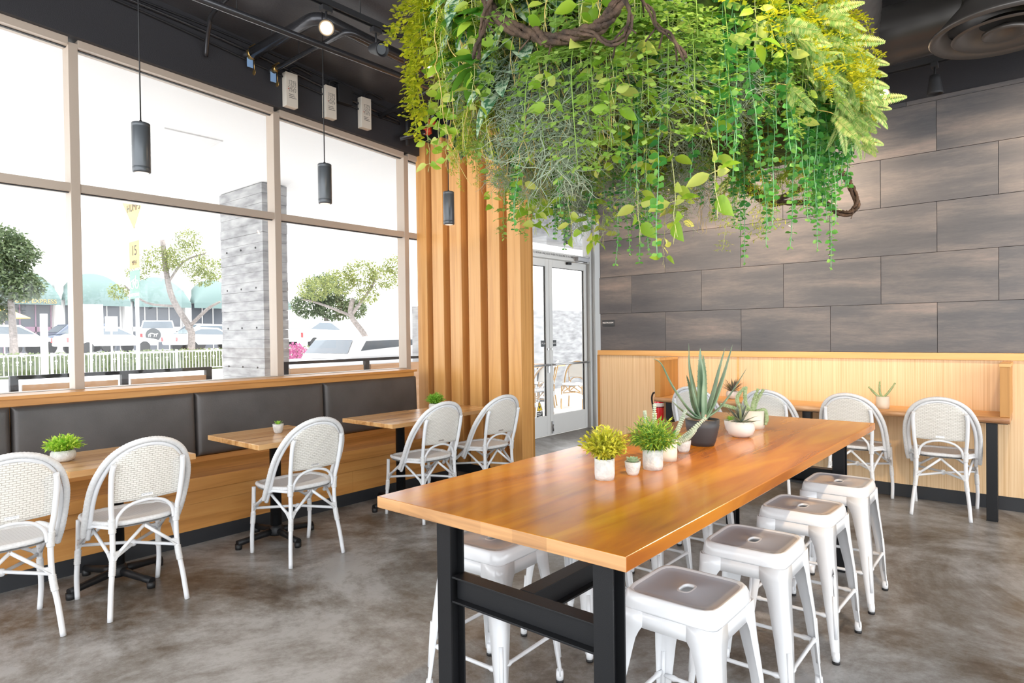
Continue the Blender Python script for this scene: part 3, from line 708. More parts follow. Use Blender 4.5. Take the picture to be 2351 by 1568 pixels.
# ------------------------------------------------------------ wall counter
t = thing('wall_counter', 'live-edge wooden counter on black steel legs fixed along the wainscot', 'counter', (-1.6, 5.75, 0))
cx_, cy_ = 1.6, -5.75; m_ = MB()
n_ = 60; top = []
for i in range(n_+1):
    x = -2.935+(2.935-.235)*i/n_; y = 5.575+.010*math.sin(x*5)+.006*math.sin(x*17+1); top.append((x, y))
for z, off in ((.735, 0), (.715, -.012), (.692, .004)):
    for x, y in top: m_.v.append((x+cx_, y+off*(1 if n_ else 0)+cy_, z))
for k in range(2):
    for i in range(n_): a = k*(n_+1)+i; m_.face((a, a+n_+1, a+n_+2, a+1), 1, True)
bk = len(m_.v); m_.v += [(-2.935+cx_, 5.968+cy_, .735), (-.235+cx_, 5.968+cy_, .735), (-2.935+cx_, 5.968+cy_, .692), (-.235+cx_, 5.968+cy_, .692)]
m_.face([i for i in range(n_+1)]+[bk+1, bk], 0); m_.face([2*(n_+1)+i for i in range(n_, -1, -1)]+[bk+2, bk+3], 0)
m_.face((0, bk, bk+2, 2*(n_+1), n_+1), 1); m_.face((n_, 2*n_+1, 3*n_+2, bk+3, bk+1), 1); m_.face((bk, bk+1, bk+3, bk+2))
m_.build('countertop', [TRIMW, LIVEW], t)
for x in (-2.79, -1.56, -.335):
    m_ = MB().box(x-.032+cx_, x+.032+cx_, 5.585+cy_, 5.65+cy_, .006, .686); o = m_.build('leg', BLACK, t, bevel=.002)
    MB().box(x-.09+cx_, x+.09+cx_, 5.59+cy_, 5.90+cy_, .686, .692).build('top_plate', BLACK, o); MB().box(x-.033+cx_, x+.033+cx_, 5.584+cy_, 5.651+cy_, 0, .006).build('foot_plate', BLACK, o)
for x, lab in ((-2.905, None), (-.262, None)):
    o = MB().box(x-.028+cx_, x+.028+cx_, 5.585+cy_, 5.966+cy_, .736, 1.085).build('side_panel', SHADEDW, t, bevel=.002)
    MB().box(x-.032+cx_, x+.032+cx_, 5.58+cy_, 5.966+cy_, 1.085, 1.108).build('panel_cap', TRIMW, o, bevel=.002)
MB().box(-2.875+cx_, -2.835+cx_, 5.90+cy_, 5.968+cy_, .3, .691).build('support_block', WAINW, t)
# fire extinguisher
t = thing('fire_extinguisher', 'red fire extinguisher with black hose hung left of the counter end', 'fire extinguisher', (-3.045, 5.885, .445))
MB().lathe([(.0, 0), (.045, .002), (.05, .012), (.05, .20), (.046, .225), (.03, .245), (.014, .252), (.014, .262)]).build('cylinder', REDEX, t)
MB().lathe([(.0505, .155), (.0508, .156), (.0508, .162), (.0505, .163)], cap=False).build('band', INK, t)
MB().lathe([(.0506, .166), (.0508, .167), (.0508, .20), (.0506, .201)], cap=False).build('paper_label', WHITEINK, t)
m_ = MB().lathe([(.013, .262), (.016, .268), (.016, .29)]); m_.box(-.012, .012, -.07, .01, .29, .30); m_.box(-.012, .012, -.075, .01, .312, .32); m_.build('valve_head', STEEL, t)
MB().tube(smooth([(-.012, -.01, .28), (-.05, -.015, .30), (-.075, -.01, .25), (-.07, 0, .16), (-.052, .0, .09), (-.05, 0, .06)], 6), .009, 8).build('hose', RUBBER, t)
MB().box(-.03, .03, .05, .068, .19, .26).build('bracket', GALV, t)
MB().box(-.006, .0, .0, .0, .0, .0)
# restroom sign
t = tag(MB().box(-3.762, -3.612, 5.972, 5.981, 1.43, 1.495).build('restroom_sign', SIGNBLK, bevel=.004), 'small dark plate reading RESTROOM at the left end of the tiles', 'sign')
text('lettering', 'RESTROOM', .026, (-3.687, 5.9715, 1.465), (R(90), 0, 0), WHITEINK, t)

# ------------------------------------------------------------ pots and plants
rng = random.Random(11)
def U(a, b): return rng.uniform(a, b)
def potted(label, loc, pot, potmat, foliage, group=None, soilz=None, soilr=None, name='potted_plant', cat='potted plant'):
    t = thing(name, label, cat, loc, U(0, 6), group)
    MB().lathe(pot, n=32, cap=False).build('pot', potmat, t)
    zt = soilz; MB().lathe([(0.001, zt), (soilr, zt)], n=24, cap=False).build('soil', SOIL, t)
    for nm, mb_, mt in foliage: mb_.build(nm, mt, t)
    return t
def cylpot(r_, h, th=.006, taper=.94): return [(0.001, 0), (r_*taper, 0), (r_, h*.25), (r_, h), (r_-th, h), (r_-th, h*.85), (.001, h*.85)]
def bowlpot(r_, h, th=.006): return [(.001, 0), (r_*.55, 0), (r_*.86, h*.18), (r_, h*.5), (r_*.95, h*.82), (r_*.82, h), (r_*.82-th, h), (r_*.82-th, h*.85), (.001, h*.85)]
def tappot(r_, h, th=.006): return [(.001, 0), (r_*.62, 0), (r_*.78, h*.2), (r_*.96, h*.7), (r_, h), (r_-th, h), (r_-th, h*.87), (.001, h*.87)]
def bush(z0, r_, h, n, leafL, leafW, nl=7, droop=.2, low=-.25):
    m_ = MB()
    for i in range(n):
        a = U(0, 2*PI); el = math.asin(U(low, 1)); q = U(.65, 1)
        d = Vector((math.cos(a)*math.cos(el), math.sin(a)*math.cos(el), math.sin(el)))
        tip = Vector((d.x*r_*q, d.y*r_*q, z0+h*.42+d.z*h*.6*q)); b0 = Vector((d.x*.012, d.y*.012, z0))
        pts = smooth([b0, b0.lerp(tip, .5)+Vector((0, 0, .012)), tip], 3); m_.tube(pts, .0008, 3, 0)
        for k in range(nl):
            t_ = .35+.65*k/(nl-1); P_ = pts[int(t_*(len(pts)-1))]; dd = (d+Vector((U(-1, 1), U(-1, 1), U(-.6, 1)))*.9)
            m_.leaf(P_, dd, Vector((U(-1, 1), U(-1, 1), 1)), leafL*U(.7, 1.2), leafW, droop, 2, 0)
    return m_
def rosette(z0, r_, n, W, up=.5, tiers=3, L2='ov', droop=-.2):
    m_ = MB()
    for i in range(n):
        a = i*2.399; q = i/n; el = up+(1.35-up)*q**1.2
        m_.leaf((math.cos(a)*.003, math.sin(a)*.003, z0), (math.cos(a)*math.cos(el), math.sin(a)*math.cos(el), math.sin(el)), (0, 0, 1), r_*(1-.45*q), W*(1-.4*q), droop, 4, 0, .35, L2)
    return m_
def spiky(z0, L_, n, W):
    m_ = MB()
    for i in range(n):
        a = i*2.399+U(-.2, .2); el = U(.25, 1.45); d = Vector((math.cos(a)*math.cos(el), math.sin(a)*math.cos(el), math.sin(el)))
        m_.leaf((0, 0, z0), d, Vector((0, 0, 1)), L_*U(.75, 1.05), W, U(.0, .18), 5, 0, .5, 'lance')
    return m_
def burro(z0, paths, rad=.012):
    rad *= .95
    m_ = MB()
    for p in paths:
        q = smooth(p, 12)
        for i, c in enumerate(q):
            t_ = (q[min(i+1, len(q)-1)]-q[max(i-1, 0)]).normalized(); o_ = t_.orthogonal().normalized(); b2 = t_.cross(o_); rr_ = rad*(1 if i < len(q)*.8 else .75)
            for k in range(7):
                a = 2*PI*k/7+i*.45; d = o_*math.cos(a)+b2*math.sin(a); P_ = c+d*rr_*.55
                m_.blob(tuple(P_), rr_*.42, 5, 0, (1, 1, 1)) if i % 1 == 0 else None
        m_.tube(q, rad*.3, 5)
    return m_
zt = ZT
potted('rounded yellow-green bush in a tall cement pot, nearest plant on the long table', (-1.253, 1.995, zt), cylpot(.0365, .076), CEMENT,
       [('foliage', bush(.066, .088, .125, 210, .020, .009), L_BUSHY)], soilz=.064, soilr=.031)
potted('pale mint rosette succulent in a small cement cup between the two bushes', (-1.207, 2.118, zt), tappot(.030, .050), CEMENT,
       [('foliage', rosette(.043, .036, 26, .022, .35), L_MINT)], soilz=.043, soilr=.026)
potted('green and yellow feathery bush in a cement pot, second bush on the long table', (-1.196, 2.255, zt), cylpot(.039, .078), CEMENT,
       [('foliage', bush(.068, .100, .130, 230, .026, .005, 8, .3, -.35), L_BUSHG)], soilz=.066, soilr=.034)
potted('upright pale bead-leaved succulent in a cream pot behind the feathery bush', (-1.225, 2.445, zt), cylpot(.036, .082), CERAM,
       [('foliage', burro(.07, [[(0, -.01, .06), (-.06, -.05, .12), (-.075, -.06, .205)], [(0, 0, .06), (-.04, -.03, .13), (-.045, -.03, .23)], [(0, 0, .06), (.03, .02, .12), (.05, .06, .205)], [(0, .01, .06), (.05, .06, .10), (.11, .12, .17)], [(0, .01, .06), (.06, .05, .09), (.085, .10, .14)]]), L_BURRO)], soilz=.07, soilr=.031).rotation_euler = (0, 0, 0)
potted('dark green rosette succulent in a small cement cup left of the aloe', (-1.256, 2.655, zt), tappot(.032, .052), CEMENT,
       [('foliage', rosette(.045, .040, 22, .014, .3), L_DKGRN)], soilz=.045, soilr=.027)
potted('green rosette succulent in a cup half hidden by the round white bowl', (-1.318, 3.36, zt), tappot(.036, .058), STONEP,
       [('foliage', rosette(.05, .045, 18, .016, .5), L_LIME)], soilz=.05, soilr=.03)
potted('spiky grey-green agave in a round white bowl on the long table', (-1.208, 3.205, zt), bowlpot(.068, .078), STONEP,
       [('foliage', spiky(.06, .115, 40, .014), L_SPIKE)], soilz=.066, soilr=.048)
potted('trailing bead-leaved succulent in a cream pot, farthest plant on the long table', (-1.26, 3.535, zt), cylpot(.058, .098), CERAM,
       [('foliage', burro(.085, [[(0, 0, .08), (.0, -.01, .13), (.025, .0, .215)], [(0, 0, .08), (.01, .01, .14), (.045, .025, .21)], [(0, 0, .08), (-.03, -.03, .13), (-.035, -.03, .20), (-.03, -.025, .225)], [(0, 0, .08), (-.06, -.04, .12), (-.07, -.05, .17), (-.04, -.03, .22)], [(-.02, 0, .08), (-.10, -.07, .115), (-.145, -.1, .13)], [(.02, 0, .09), (.055, .01, .10), (.07, .0, .06), (.065, -.005, .025)]], .0125), L_BURRO2)], soilz=.083, soilr=.052).rotation_euler = (0, 0, 0)
# aloe
t = thing('aloe_plant', 'large aloe with toothed upright leaves in a black pot on the long table', 'potted plant', (-1.262, 2.868, zt))
MB().lathe([(.001, 0), (.052, 0), (.060, .02), (.0755, .085), (.078, .122), (.072, .122), (.071, .108), (.001, .108)], n=40, cap=False).build('pot', POTBLK, t)
MB().lathe([(.001, .110), (.071, .110)], cap=False).build('gravel', SOIL, t)
MB().lathe([(.018, .105), (.024, .12), (.020, .145), (.01, .155)], n=16).build('stem', mat('aloe_stem', (.45, .30, .22), .7, noise=.4, nscale=40), t)
def toleaf(base, az, pts, W, tk):
    """pts: (outward, up) profile"""
    m_ = MB(); q = smooth([(p[0], 0, p[1]) for p in pts], 5); n_ = len(q)
    for i, c in enumerate(q):
        t_ = (q[min(i+1, n_-1)]-q[max(i-1, 0)]).normalized(); nn = Vector((-t_.z, 0, t_.x)); s_ = Vector((0, 1, 0)); f = i/(n_-1)
        w_ = W*1.5*(1-f)**.7*(.85+.5*f*(1-f)*2) + .0006; h_ = tk*(1-f)**.7+.0005
        for k in range(8):
            a = 2*PI*k/8; x_ = math.cos(a)*w_/2; y_ = math.sin(a)*h_/2*(1.3 if math.sin(a) < 0 else .35); m_.v.append(tuple(c+s_*x_+nn*(y_+.12*abs(x_))))
    for i in range(n_-1):
        for k in range(8): k2 = (k+1) % 8; m_.face((i*8+k, i*8+k2, (i+1)*8+k2, (i+1)*8+k), 0, True)
    # teeth
    for i in range(2, n_-2):
        for s in (0, 4):
            P_ = Vector(m_.v[i*8+s]); d = (Vector((0, 1 if s == 0 else -1, 0))+Vector((.3, 0, .6))).normalized(); b = len(m_.v)
            m_.v += [tuple(P_+Vector((0, 0, -.002))), tuple(P_+Vector((0, 0, .003))), tuple(P_+d*.0045)]; m_.face((b, b+1, b+2), 0)
    m_.xf(Matrix.Translation((0, 0, base)) @ Matrix.Rotation(az, 4, 'Z')); return m_
camdir = math.atan2(.645, .764)      # direction that reads as 'right' in the photograph
for da, prof, W, tk in [
    (185, [(.01, 0), (.07, .05), (.145, .16), (.195, .26), (.235, .285)], .026, .012),
    (200, [(.01, 0), (.06, .012), (.12, .05), (.165, .09)], .030, .012),
    (170, [(.01, 0), (.035, .10), (.055, .22), (.06, .30)], .042, .016),
    (95, [(.005, 0), (.01, .10), (.02, .22), (.018, .33)], .034, .014),
    (150, [(.01, 0), (.03, .12), (.055, .24), (.06, .355)], .028, .012),
    (320, [(.01, 0), (.01, .10), (.012, .20), (-.005, .29)], .040, .016),
    (40, [(.01, 0), (.015, .12), (.02, .22), (.01, .30)], .030, .012),
    (5, [(.012, 0), (.06, .08), (.105, .20), (.15, .345)], .044, .018),
    (355, [(.012, .0), (.08, .05), (.14, .13), (.205, .235)], .024, .012),
    (15, [(.012, .0), (.055, .10), (.09, .22), (.125, .33)], .030, .012),
    (130, [(.012, .0), (.05, .06), (.07, .15), (.085, .20)], .026, .010)]:
    toleaf(.125, camdir+R(da), prof, W, tk).build('leaf', ALOE, t)
# counter plants
potted('small spiky purple-grey agave in a round stone bowl on the wall counter', (-2.26, 5.80, .7352), bowlpot(.058, .072), STONEP,
       [('foliage', spiky(.06, .15, 36, .014), leafmat('leaf_spike_dark', (.12, .14, .12), (.20, .19, .19), c3=(.30, .34, .14)))], soilz=.06, soilr=.042)
potted('upright bead-leaved succulent in a cream cylinder pot on the wall counter', (-1.03, 5.72, .7352), cylpot(.047, .095), CERAM,
       [('foliage', burro(.08, [[(0, 0, .08), (-.02, 0, .13), (-.02, 0, .21)], [(0, 0, .08), (.04, .01, .13), (.08, .03, .20)], [(0, 0, .08), (-.04, -.03, .11), (-.085, -.06, .17)]], .011), L_BURRO2)], soilz=.08, soilr=.041).rotation_euler = (0, 0, 0)
# bistro table plants
potted('lime-green leafy plant in a round cement bowl on the nearest bistro table', (-4.06, 1.06, .7075), bowlpot(.060, .060), CEMENT,
       [('foliage', bush(.05, .090, .085, 150, .024, .009), leafmat('leaf_lime_bright', (.22, .55, .04), (.50, .78, .08), c3=(.75, .85, .15)))], soilz=.051, soilr=.045)
potted('tiny green succulent in a small grey cement cup on the lone bistro table', (-4.02, 2.285, .7075), tappot(.036, .062), CEMENT,
       [('foliage', rosette(.054, .042, 18, .013, .5), L_LIME)], soilz=.054, soilr=.03)
potted('round green leafy plant in a pale bowl on the farther joined bistro tables', (-4.08, 3.79, .7075), bowlpot(.060, .060), STONEP,
       [('foliage', bush(.05, .078, .095, 150, .022, .009), L_LIME)], soilz=.051, soilr=.045)

# ------------------------------------------------------------ pendants
def pendant():
    t = thing('pendant_lamp', 'grey cylinder pendant nearest the left edge of the view', 'pendant lamp', (0, 0, 0), 0, 'cylinder pendants over the bench tables')
    MB().lathe([(.020, 0.0), (.041, .0), (.045, .004), (.045, .028), (.0445, .029), (.0445, .031), (.045, .032), (.045, .244), (.0445, .245), (.0445, .247), (.045, .248), (.045, .262), (.042, .265), (.005, .266)], n=36).build('shade', GREYPEND, t)
    MB().tube([(0, 0, .265), (0, 0, .28)], .007, 10).build('cable_grip', BLACKM, t)
    MB().lathe([(.001, -.001), (.034, -.001)], n=24, cap=False).build('lens', LAMPDIM, t)
    MB().tube([(0, 0, .275), (0, 0, 1.40)], .0035, 8).build('cord', RUBBER, t)
    return t
p0 = pendant(); px = -3.75; p0.location = (px, 1.364, 2.252)
for y, lab in [(2.502, 'grey cylinder pendant second from the left, before the concrete pillar'), (3.66, 'grey cylinder pendant hanging in front of the slatted wooden column'), (5.33, 'grey cylinder pendant above the glass double doors, behind hanging leaves')]:
    c = dup(p0, (px, y, 2.252), 0, lab)
for o in list(bpy.data.objects):
    if o.name.startswith('pendant_lamp'):
        y = o.location.y
        for ch in kids(o):
            if ch.name.startswith('cord'): ch.data = MB().tube([(0, 0, .275), (0, 0, zc(y)-2.252)], .0035, 8).mesh('cord', RUBBER)
        l = bpy.data.lights.new('pendant_light', 'SPOT'); l.energy = 12; l.spot_size = R(100); l.spot_blend = .8; l.color = (1, .85, .68); l.shadow_soft_size = .03
        lo = bpy.data.objects.new('pendant_light', l); COL.objects.link(lo); lo.location = (px, y, 2.245)

# ------------------------------------------------------------ ceiling services
def rail(label, a, b, name='light_track'):
    a, b = Vector(a), Vector(b); t = thing(name, label, 'track', tuple(a))
    d = b-a; ax = 0 if abs(d.x) > abs(d.y) else 1; m_ = MB()
    w_, h_ = .018, .018
    if ax == 1:
        for s in (-1, 1): m_.box(s*w_-.003, s*w_+.003, 0, d.y, -h_, h_)
        m_.box(-w_, w_, 0, d.y, h_-.006, h_); m_.box(-.003, .003, 0, d.y, -h_+.006, h_)
    else:
        for s in (-1, 1): m_.box(0, d.x, s*w_-.003, s*w_+.003, -h_, h_)
        m_.box(0, d.x, -w_, w_, h_-.006, h_); m_.box(0, d.x, -.003, .003, -h_+.006, h_)
    m_.build('rail', BLACKM, t)
    for f in (.15, .5, .9):
        p = d*f; z = zc(a.y+p.y)-a.z; MB().tube([(p.x, p.y, h_), (p.x, p.y, z)], .004, 6).build('hanger_rod', BLACKM, t)
    return t
rail('black light track running above the bench, carrying the round spotlights', (-3.33, .4, 3.36), (-3.33, 4.6, 3.36))
rail('short black light track in front of the tiled wall at the upper right', (-1.9, 5.08, 3.135), (-.36, 5.08, 3.135))
def head(label, loc, aim, lit, big=1.0):
    t = thing('track_spotlight', label, 'spotlight', loc, 0, 'track spotlights')
    MB().box(-.02, .02, -.035, .035, -.03, .0).build('adapter', BLACKM, t, bevel=.002)
    MB().tube([(0, 0, -.03), (0, 0, -.105)], .006, 8).build('stem', BLACKM, t)
    q = (Vector(aim)-Vector(loc)).to_track_quat('Z', 'Y'); Mx = Matrix.Translation((0, 0, -.13)) @ q.to_matrix().to_4x4()
    m_ = MB().lathe([(.004, -.055), (.028*big, -.050), (.034*big, -.02), (.046*big, .06), (.048*big, .075), (.044*big, .075), (.040*big, .055), (.004, .052)], n=28); m_.xf(Mx); m_.build('housing', BLACKM, t)
    m_ = MB().lathe([(.001, .060), (.034*big, .060)], n=24, cap=False); m_.xf(Mx); m_.build('lens', WARMLAMP if lit else GREYPEND, t)
    return t
head('lit round spotlight facing the camera on the track above the second pendant', (-3.33, 2.25, 3.335), (-.4, .3, 1.9), True)
head('unlit black spotlight tilted away, middle of the track', (-3.33, 2.62, 3.335), (-1.6, 2.5, 2.8), False)
head('lit spotlight partly behind the left edge of the hanging greenery', (-3.33, 3.08, 3.335), (-.6, .6, 1.9), True)
head('lit spotlight shining right of the hanging greenery before the tiled wall', (-.89, 5.08, 3.12), (-1.0, 1.5, 1.6), True)
head('unlit black spotlight pointing down before the upper right of the tiled wall', (-.60, 5.08, 3.115), (-.58, 5.2, 1.0), False)
head('black spotlight cut off by the top edge beside the round diffusers', (-.46, 4.05, 3.33), (-.35, 4.0, 1.0), False)
spot('track_light', (-3.30, 2.24, 3.19), (-1.3, 2.4, 2.5), 190, 70)
spot('track_light', (-3.30, 3.07, 3.19), (-1.3, 2.9, 2.4), 190, 70)
spot('track_light', (-1.05, 4.98, 2.93), (-1.15, 2.9, 2.3), 230, 75)
spot('track_light', (.3, 1.3, 3.3), (-.9, 2.5, 2.3), 230, 70)
for x in (-2.7, -1.7, .1, 1.0): spot('wall_washer', (x, 4.55, 2.95), (x, 6.0, 2.1), 80, 90, (1, .74, .52))

def pipe(label, pts, r_, name='ceiling_pipe', mt=PIPE, cat='pipe', rods=()):
    t = tag(MB().tube(pts, r_, 16).build(name, mt), label, cat)
    for i, p in enumerate(rods): MB().tube([(p[0], p[1], p[2]+r_), (p[0], p[1], zc(p[1]))], .004, 6).build('hanger_rod', BLACKM, t)
    return t
def bend(a, b, c, n=6, r_=.12):
    a, b, c = Vector(a), Vector(b), Vector(c); p = b+(a-b).normalized()*r_; q = b+(c-b).normalized()*r_
    return [a]+[(p*(1-t)**2+b*2*t*(1-t)+q*t*t) for t in [i/n for i in range(n+1)]]+[c]
pipe('long slim black pipe running beside the light track over the bench', [(-3.73, .0, 3.30), (-3.73, 5.2, 3.30)], .022, rods=[(-3.73, 1.9, 3.30), (-3.73, 3.2, 3.30)])
pipe('thick black sprinkler pipe that elbows under the ceiling towards the window wall', bend((-4.88, 2.62, 3.63), (-3.98, 2.62, 3.63), (-3.98, 5.6, 3.44)), .045, rods=[(-4.6, 2.62, 3.63), (-3.98, 3.6, 3.58)])
pipe('thinner black pipe below the thick elbowed one, ending in a valve', bend((-4.88, 2.82, 3.57), (-3.90, 2.82, 3.57), (-3.90, 5.6, 3.40), r_=.08), .020, rods=[(-4.55, 2.82, 3.57)])
pipe('thin black conduit rising to the ceiling near the top left', smooth([(-4.97, 2.28, 3.52), (-4.85, 2.25, 3.68), (-4.6, 2.2, 3.74), (-3.6, 2.15, 3.74)], 5), .016)
pipe('short black pipe slanting from the window wall above the third cream box', [(-4.98, 3.95, 3.48), (-4.3, 4.0, 3.58), (-3.9, 4.3, 3.58)], .022)
for i, (x0, zz, lab) in enumerate([(-.03, 0, 'upper dark cable along the top of the black header'), (.0, -.06, 'flexible ribbed conduit along the top of the black header'), (.01, -.11, 'lowest dark cable sagging along the black header')]):
    pts = [(-4.985+x0*.2, y, zc(y)-.06+zz-.03*math.sin(y*1.7+i)) for y in [0, .6, 1.2, 1.8, 2.4, 3.0, 3.6, 4.2]]
    q = smooth(pts, 24 if i == 1 else 6); rad = [(.012+.002*(k % 2)) for k in range(len(q))] if i == 1 else .008
    tag(MB().tube(q, rad, 8).build('conduit', PIPE if i == 1 else BLACKM), lab, 'conduit')
for y, k in ((2.62, .045), (2.82, .02)):
    z = 3.63 if k > .03 else 3.57
    t = thing('valve', 'brass valve with blue tag on the end of the %s pipe by the window wall' % ('thick' if k > .03 else 'thinner'), 'valve', (-4.88, y, z))
    MB().tube([(0, 0, 0), (-.05, 0, 0)], k*.8+.006, 12).build('body', BRASS, t)
    MB().lathe([(.02, .0), (k+.012, .01), (k+.012, .04), (.01, .06)], (-.075, 0, -.03), 14).build('end_cap', BLACKM, t)
    MB().box(-.07, .03, -.006, .006, k+.012, k+.02).build('lever', BRASS, t)
    MB().box(-.055, -.053, -.03, .02, -.10, -.02).build('tape', BLUETAG, t)
    m_ = MB(); m_.tube([(.0, 0, -k), (.005, 0, -.09-k)], .002, 5); m_.tube([(.0, -.002, -.11-k), (.0, .002, -.11-k)], .022, 14); m_.build('chain_tag', BRASS, t)
for i, y in enumerate((2.985, 3.372, 3.757)):
    lab = ['cream power supply box nearest the window top, leftmost of the three', 'middle of the three cream power supply boxes on the black header', 'cream power supply box nearest the wooden column, rightmost of the three'][i]
    t = thing('power_supply_box', lab, 'electrical box', (-4.995, y, 3.31), 0, 'cream power supply boxes')
    MB().box(0, .062, -.055, .055, 0, .285).build('case', BOXM, t, bevel=.002)
    m_ = MB(); r2 = random.Random(5)
    for k in range(9):
        z = .215-k*.011; y0 = -.036+r2.uniform(0, .01)
        for q in range(4): m_.box(.0622, .0628, y0+q*.018, y0+q*.018+r2.uniform(.008, .015), z, z+.004)
    for k in range(3): m_.box(.0622, .0628, -.03, .02+.01*k, .10-k*.014, .104-k*.014)
    m_.build('printed_label', INK, t)
    MB().box(.0622, .0628, -.036, -.028, .142, .15).build('red_mark', REDP, t)
    q = smooth([(.03, 0, .285), (.03, .01, .33), (.03, .07, .36), (.02, .22, .34)], 14)
    MB().tube(q, [.010+.0015*(k % 2) for k in range(len(q))], 8).build('flex_conduit', BLACKM, t)
tag(MB().box(-4.995, -4.93, 3.45, 3.60, zc(3.5)-.22, zc(3.5)-.06).build('junction_box', BLACKM, bevel=.003), 'black junction box above the middle cream box', 'electrical box')
tag(MB().box(-3.44, -3.26, 2.28, 2.42, 3.56, 3.74).build('ceiling_junction_box', PIPE, bevel=.003), 'grey junction box on the ceiling above the lit spotlight', 'electrical box')
t = thing('sprinkler_riser', 'black riser pipe with orange-red couplings beside the wooden column top', 'pipe', (-4.93, 4.25, 0))
MB().tube([(0, 0, zh(4.25)+.08), (0, 0, zc(4.25)-.03)], .02, 12).build('riser', BLACKM, t)
MB().tube([(0, -.1, 3.30), (.16, .10, 3.38)], .026, 12).build('branch', PIPE, t)
for p in ((.17, .12, 3.385), (.21, .14, 3.47)):
    m_ = MB(); m_.tube([(p[0]-.03, p[1]-.02, p[2]), (p[0]+.03, p[1]+.02, p[2]+.01)], .036, 12); m_.blob(p, .04, 10); m_.build('coupling', REDP, t)
    m_ = MB(); m_.tube([(p[0]-.03, p[1]-.06, p[2]-.03), (p[0]+.0, p[1]-.03, p[2]-.03)], .006, 6); m_.build('bolt', STEEL, t)
MB().tube([(.21, .14, 3.50), (.23, .16, zc(4.4)-.05)], .028, 12).build('upper_branch', PIPE, t)
# ducts, diffusers at the upper right
def duct(label, a, b, r_, ribs, name='round_duct'):
    a, b = Vector(a), Vector(b); n_ = 60; pts = [a.lerp(b, i/n_) for i in range(n_+1)]; L_ = (b-a).length
    m_ = MB().tube(pts, [r_+(.006 if (i % max(1, int(n_/ribs))) == 0 else 0) for i in range(n_+1)], 36)
    return tag(m_.build(name, DUCT), label, 'duct')
duct('big ribbed black duct coming down towards the camera behind the greenery', (-1.12, 4.75, 3.06), (-.80, 3.45, 3.40), .225, 14)
duct('black duct running level along the tiled wall near the ceiling', (-3.2, 5.02, 3.35), (1.5, 5.02, 3.35), .185, 12)
def diffuser(label, c, r_):
    t = thing('ceiling_diffuser', label, 'air diffuser', c)
    MB().lathe([(r_, .0), (r_*1.0, .012), (r_*.93, .03), (r_*.6, .16), (r_*.55, .20), (r_*.55, .45)], n=48, cap=False).build('outer_cone', DUCT, t).modifiers.new('s', 'SOLIDIFY').thickness = .004
    MB().lathe([(r_, 0), (r_*.97, -.012), (r_*.86, .01), (r_*.74, .05)], n=48, cap=False).build('rim', DUCT, t)
    MB().lathe([(r_*.70, -.01), (r_*.66, -.02), (r_*.52, .015), (r_*.36, .05), (r_*.33, .05)], n=48, cap=False).build('middle_ring', DUCT, t)
    MB().lathe([(.001, .02), (r_*.12, .015), (r_*.26, -.02), (r_*.30, -.015), (r_*.30, .0), (.001, .05)], n=40, cap=False).build('centre_cone', DUCT, t)
    MB().tube([(0, 0, .4), (0, 0, zc(c[1])-c[2])], r_*.5, 28).build('duct_stub', DUCT, t)
    return t
diffuser('large round black air diffuser with stepped rings at the upper right', (-.20, 4.42, 2.97), .35)
diffuser('second round air diffuser cut by the top edge, above the stepped one', (-.05, 3.75, 3.22), .30)
t = thing('ceiling_speaker', 'pale grey round speaker at the top left corner', 'speaker', (-4.40, .93, 3.42))
MB().lathe([(.001, 0), (.10, .0), (.125, .02), (.13, .08), (.13, .22), (.10, .24), (.001, .24)], n=32, cap=False).build('body', WHITE, t)
MB().tube([(0, 0, .24), (0, 0, zc(.93)-3.42)], .01, 8).build('mount', BLACKM, t)

# ------------------------------------------------------------ hanging garden
GX, GY = -1.28, 2.58; GA, GB = .66, 1.04; ZB = 2.19
G = thing('hanging_garden', 'huge hanging planter of ferns, vines and trailing moss over the long table', 'hanging planter', (GX, GY, ZB))
rng = random.Random(21)
def sell(a, sc=1.0, p=2.7):
    c_, s_ = math.cos(a), math.sin(a); q = (abs(c_)**p+abs(s_)**p)**(-1/p); return GA*sc*q*c_, GB*sc*q*s_
def hh(x, y):
    q = ((y+GB)/(2*GB)*.6+(x+GA)/(2*GA)*.4-.50)/.40; q = min(1, max(0, q)); return 1-.62*q*q*(3-2*q)
m_ = MB(); NA = 64; lv = [(.0, .02), (.5, .0), (.82, .03), (.95, .10), (1.0, .22), (.98, .40), (.86, .56), (.6, .68), (.0, .74)]
from mathutils import noise as mn
for sc_, z in lv:
    for k in range(NA):
        x, y = sell(2*PI*k/NA, max(sc_, .02)); v = Vector((x, y, z)); nv = mn.noise(v*4.3)*.07+mn.noise(v*11)*.025; l = math.hypot(x, y)+1e-6
        m_.v.append((x+x/l*nv, y+y/l*nv, (z+nv*.8)*hh(x, y)))
for i in range(len(lv)-1):
    for k in range(NA): k2 = (k+1) % NA; m_.face((i*NA+k, i*NA+k2, (i+1)*NA+k2, (i+1)*NA+k), 0, True)
o = m_.build('moss_bed', MOSS, G); md = o.modifiers.new('sub', 'SUBSURF'); md.levels = 1; md.render_levels = 1
for sx in (-.4, .4):
    for sy in (-.8, .8): MB().tube([(sx, sy, .25), (sx, sy, zc(GY+sy)-ZB)], .004, 6).build('suspension_cable', STEEL, G)

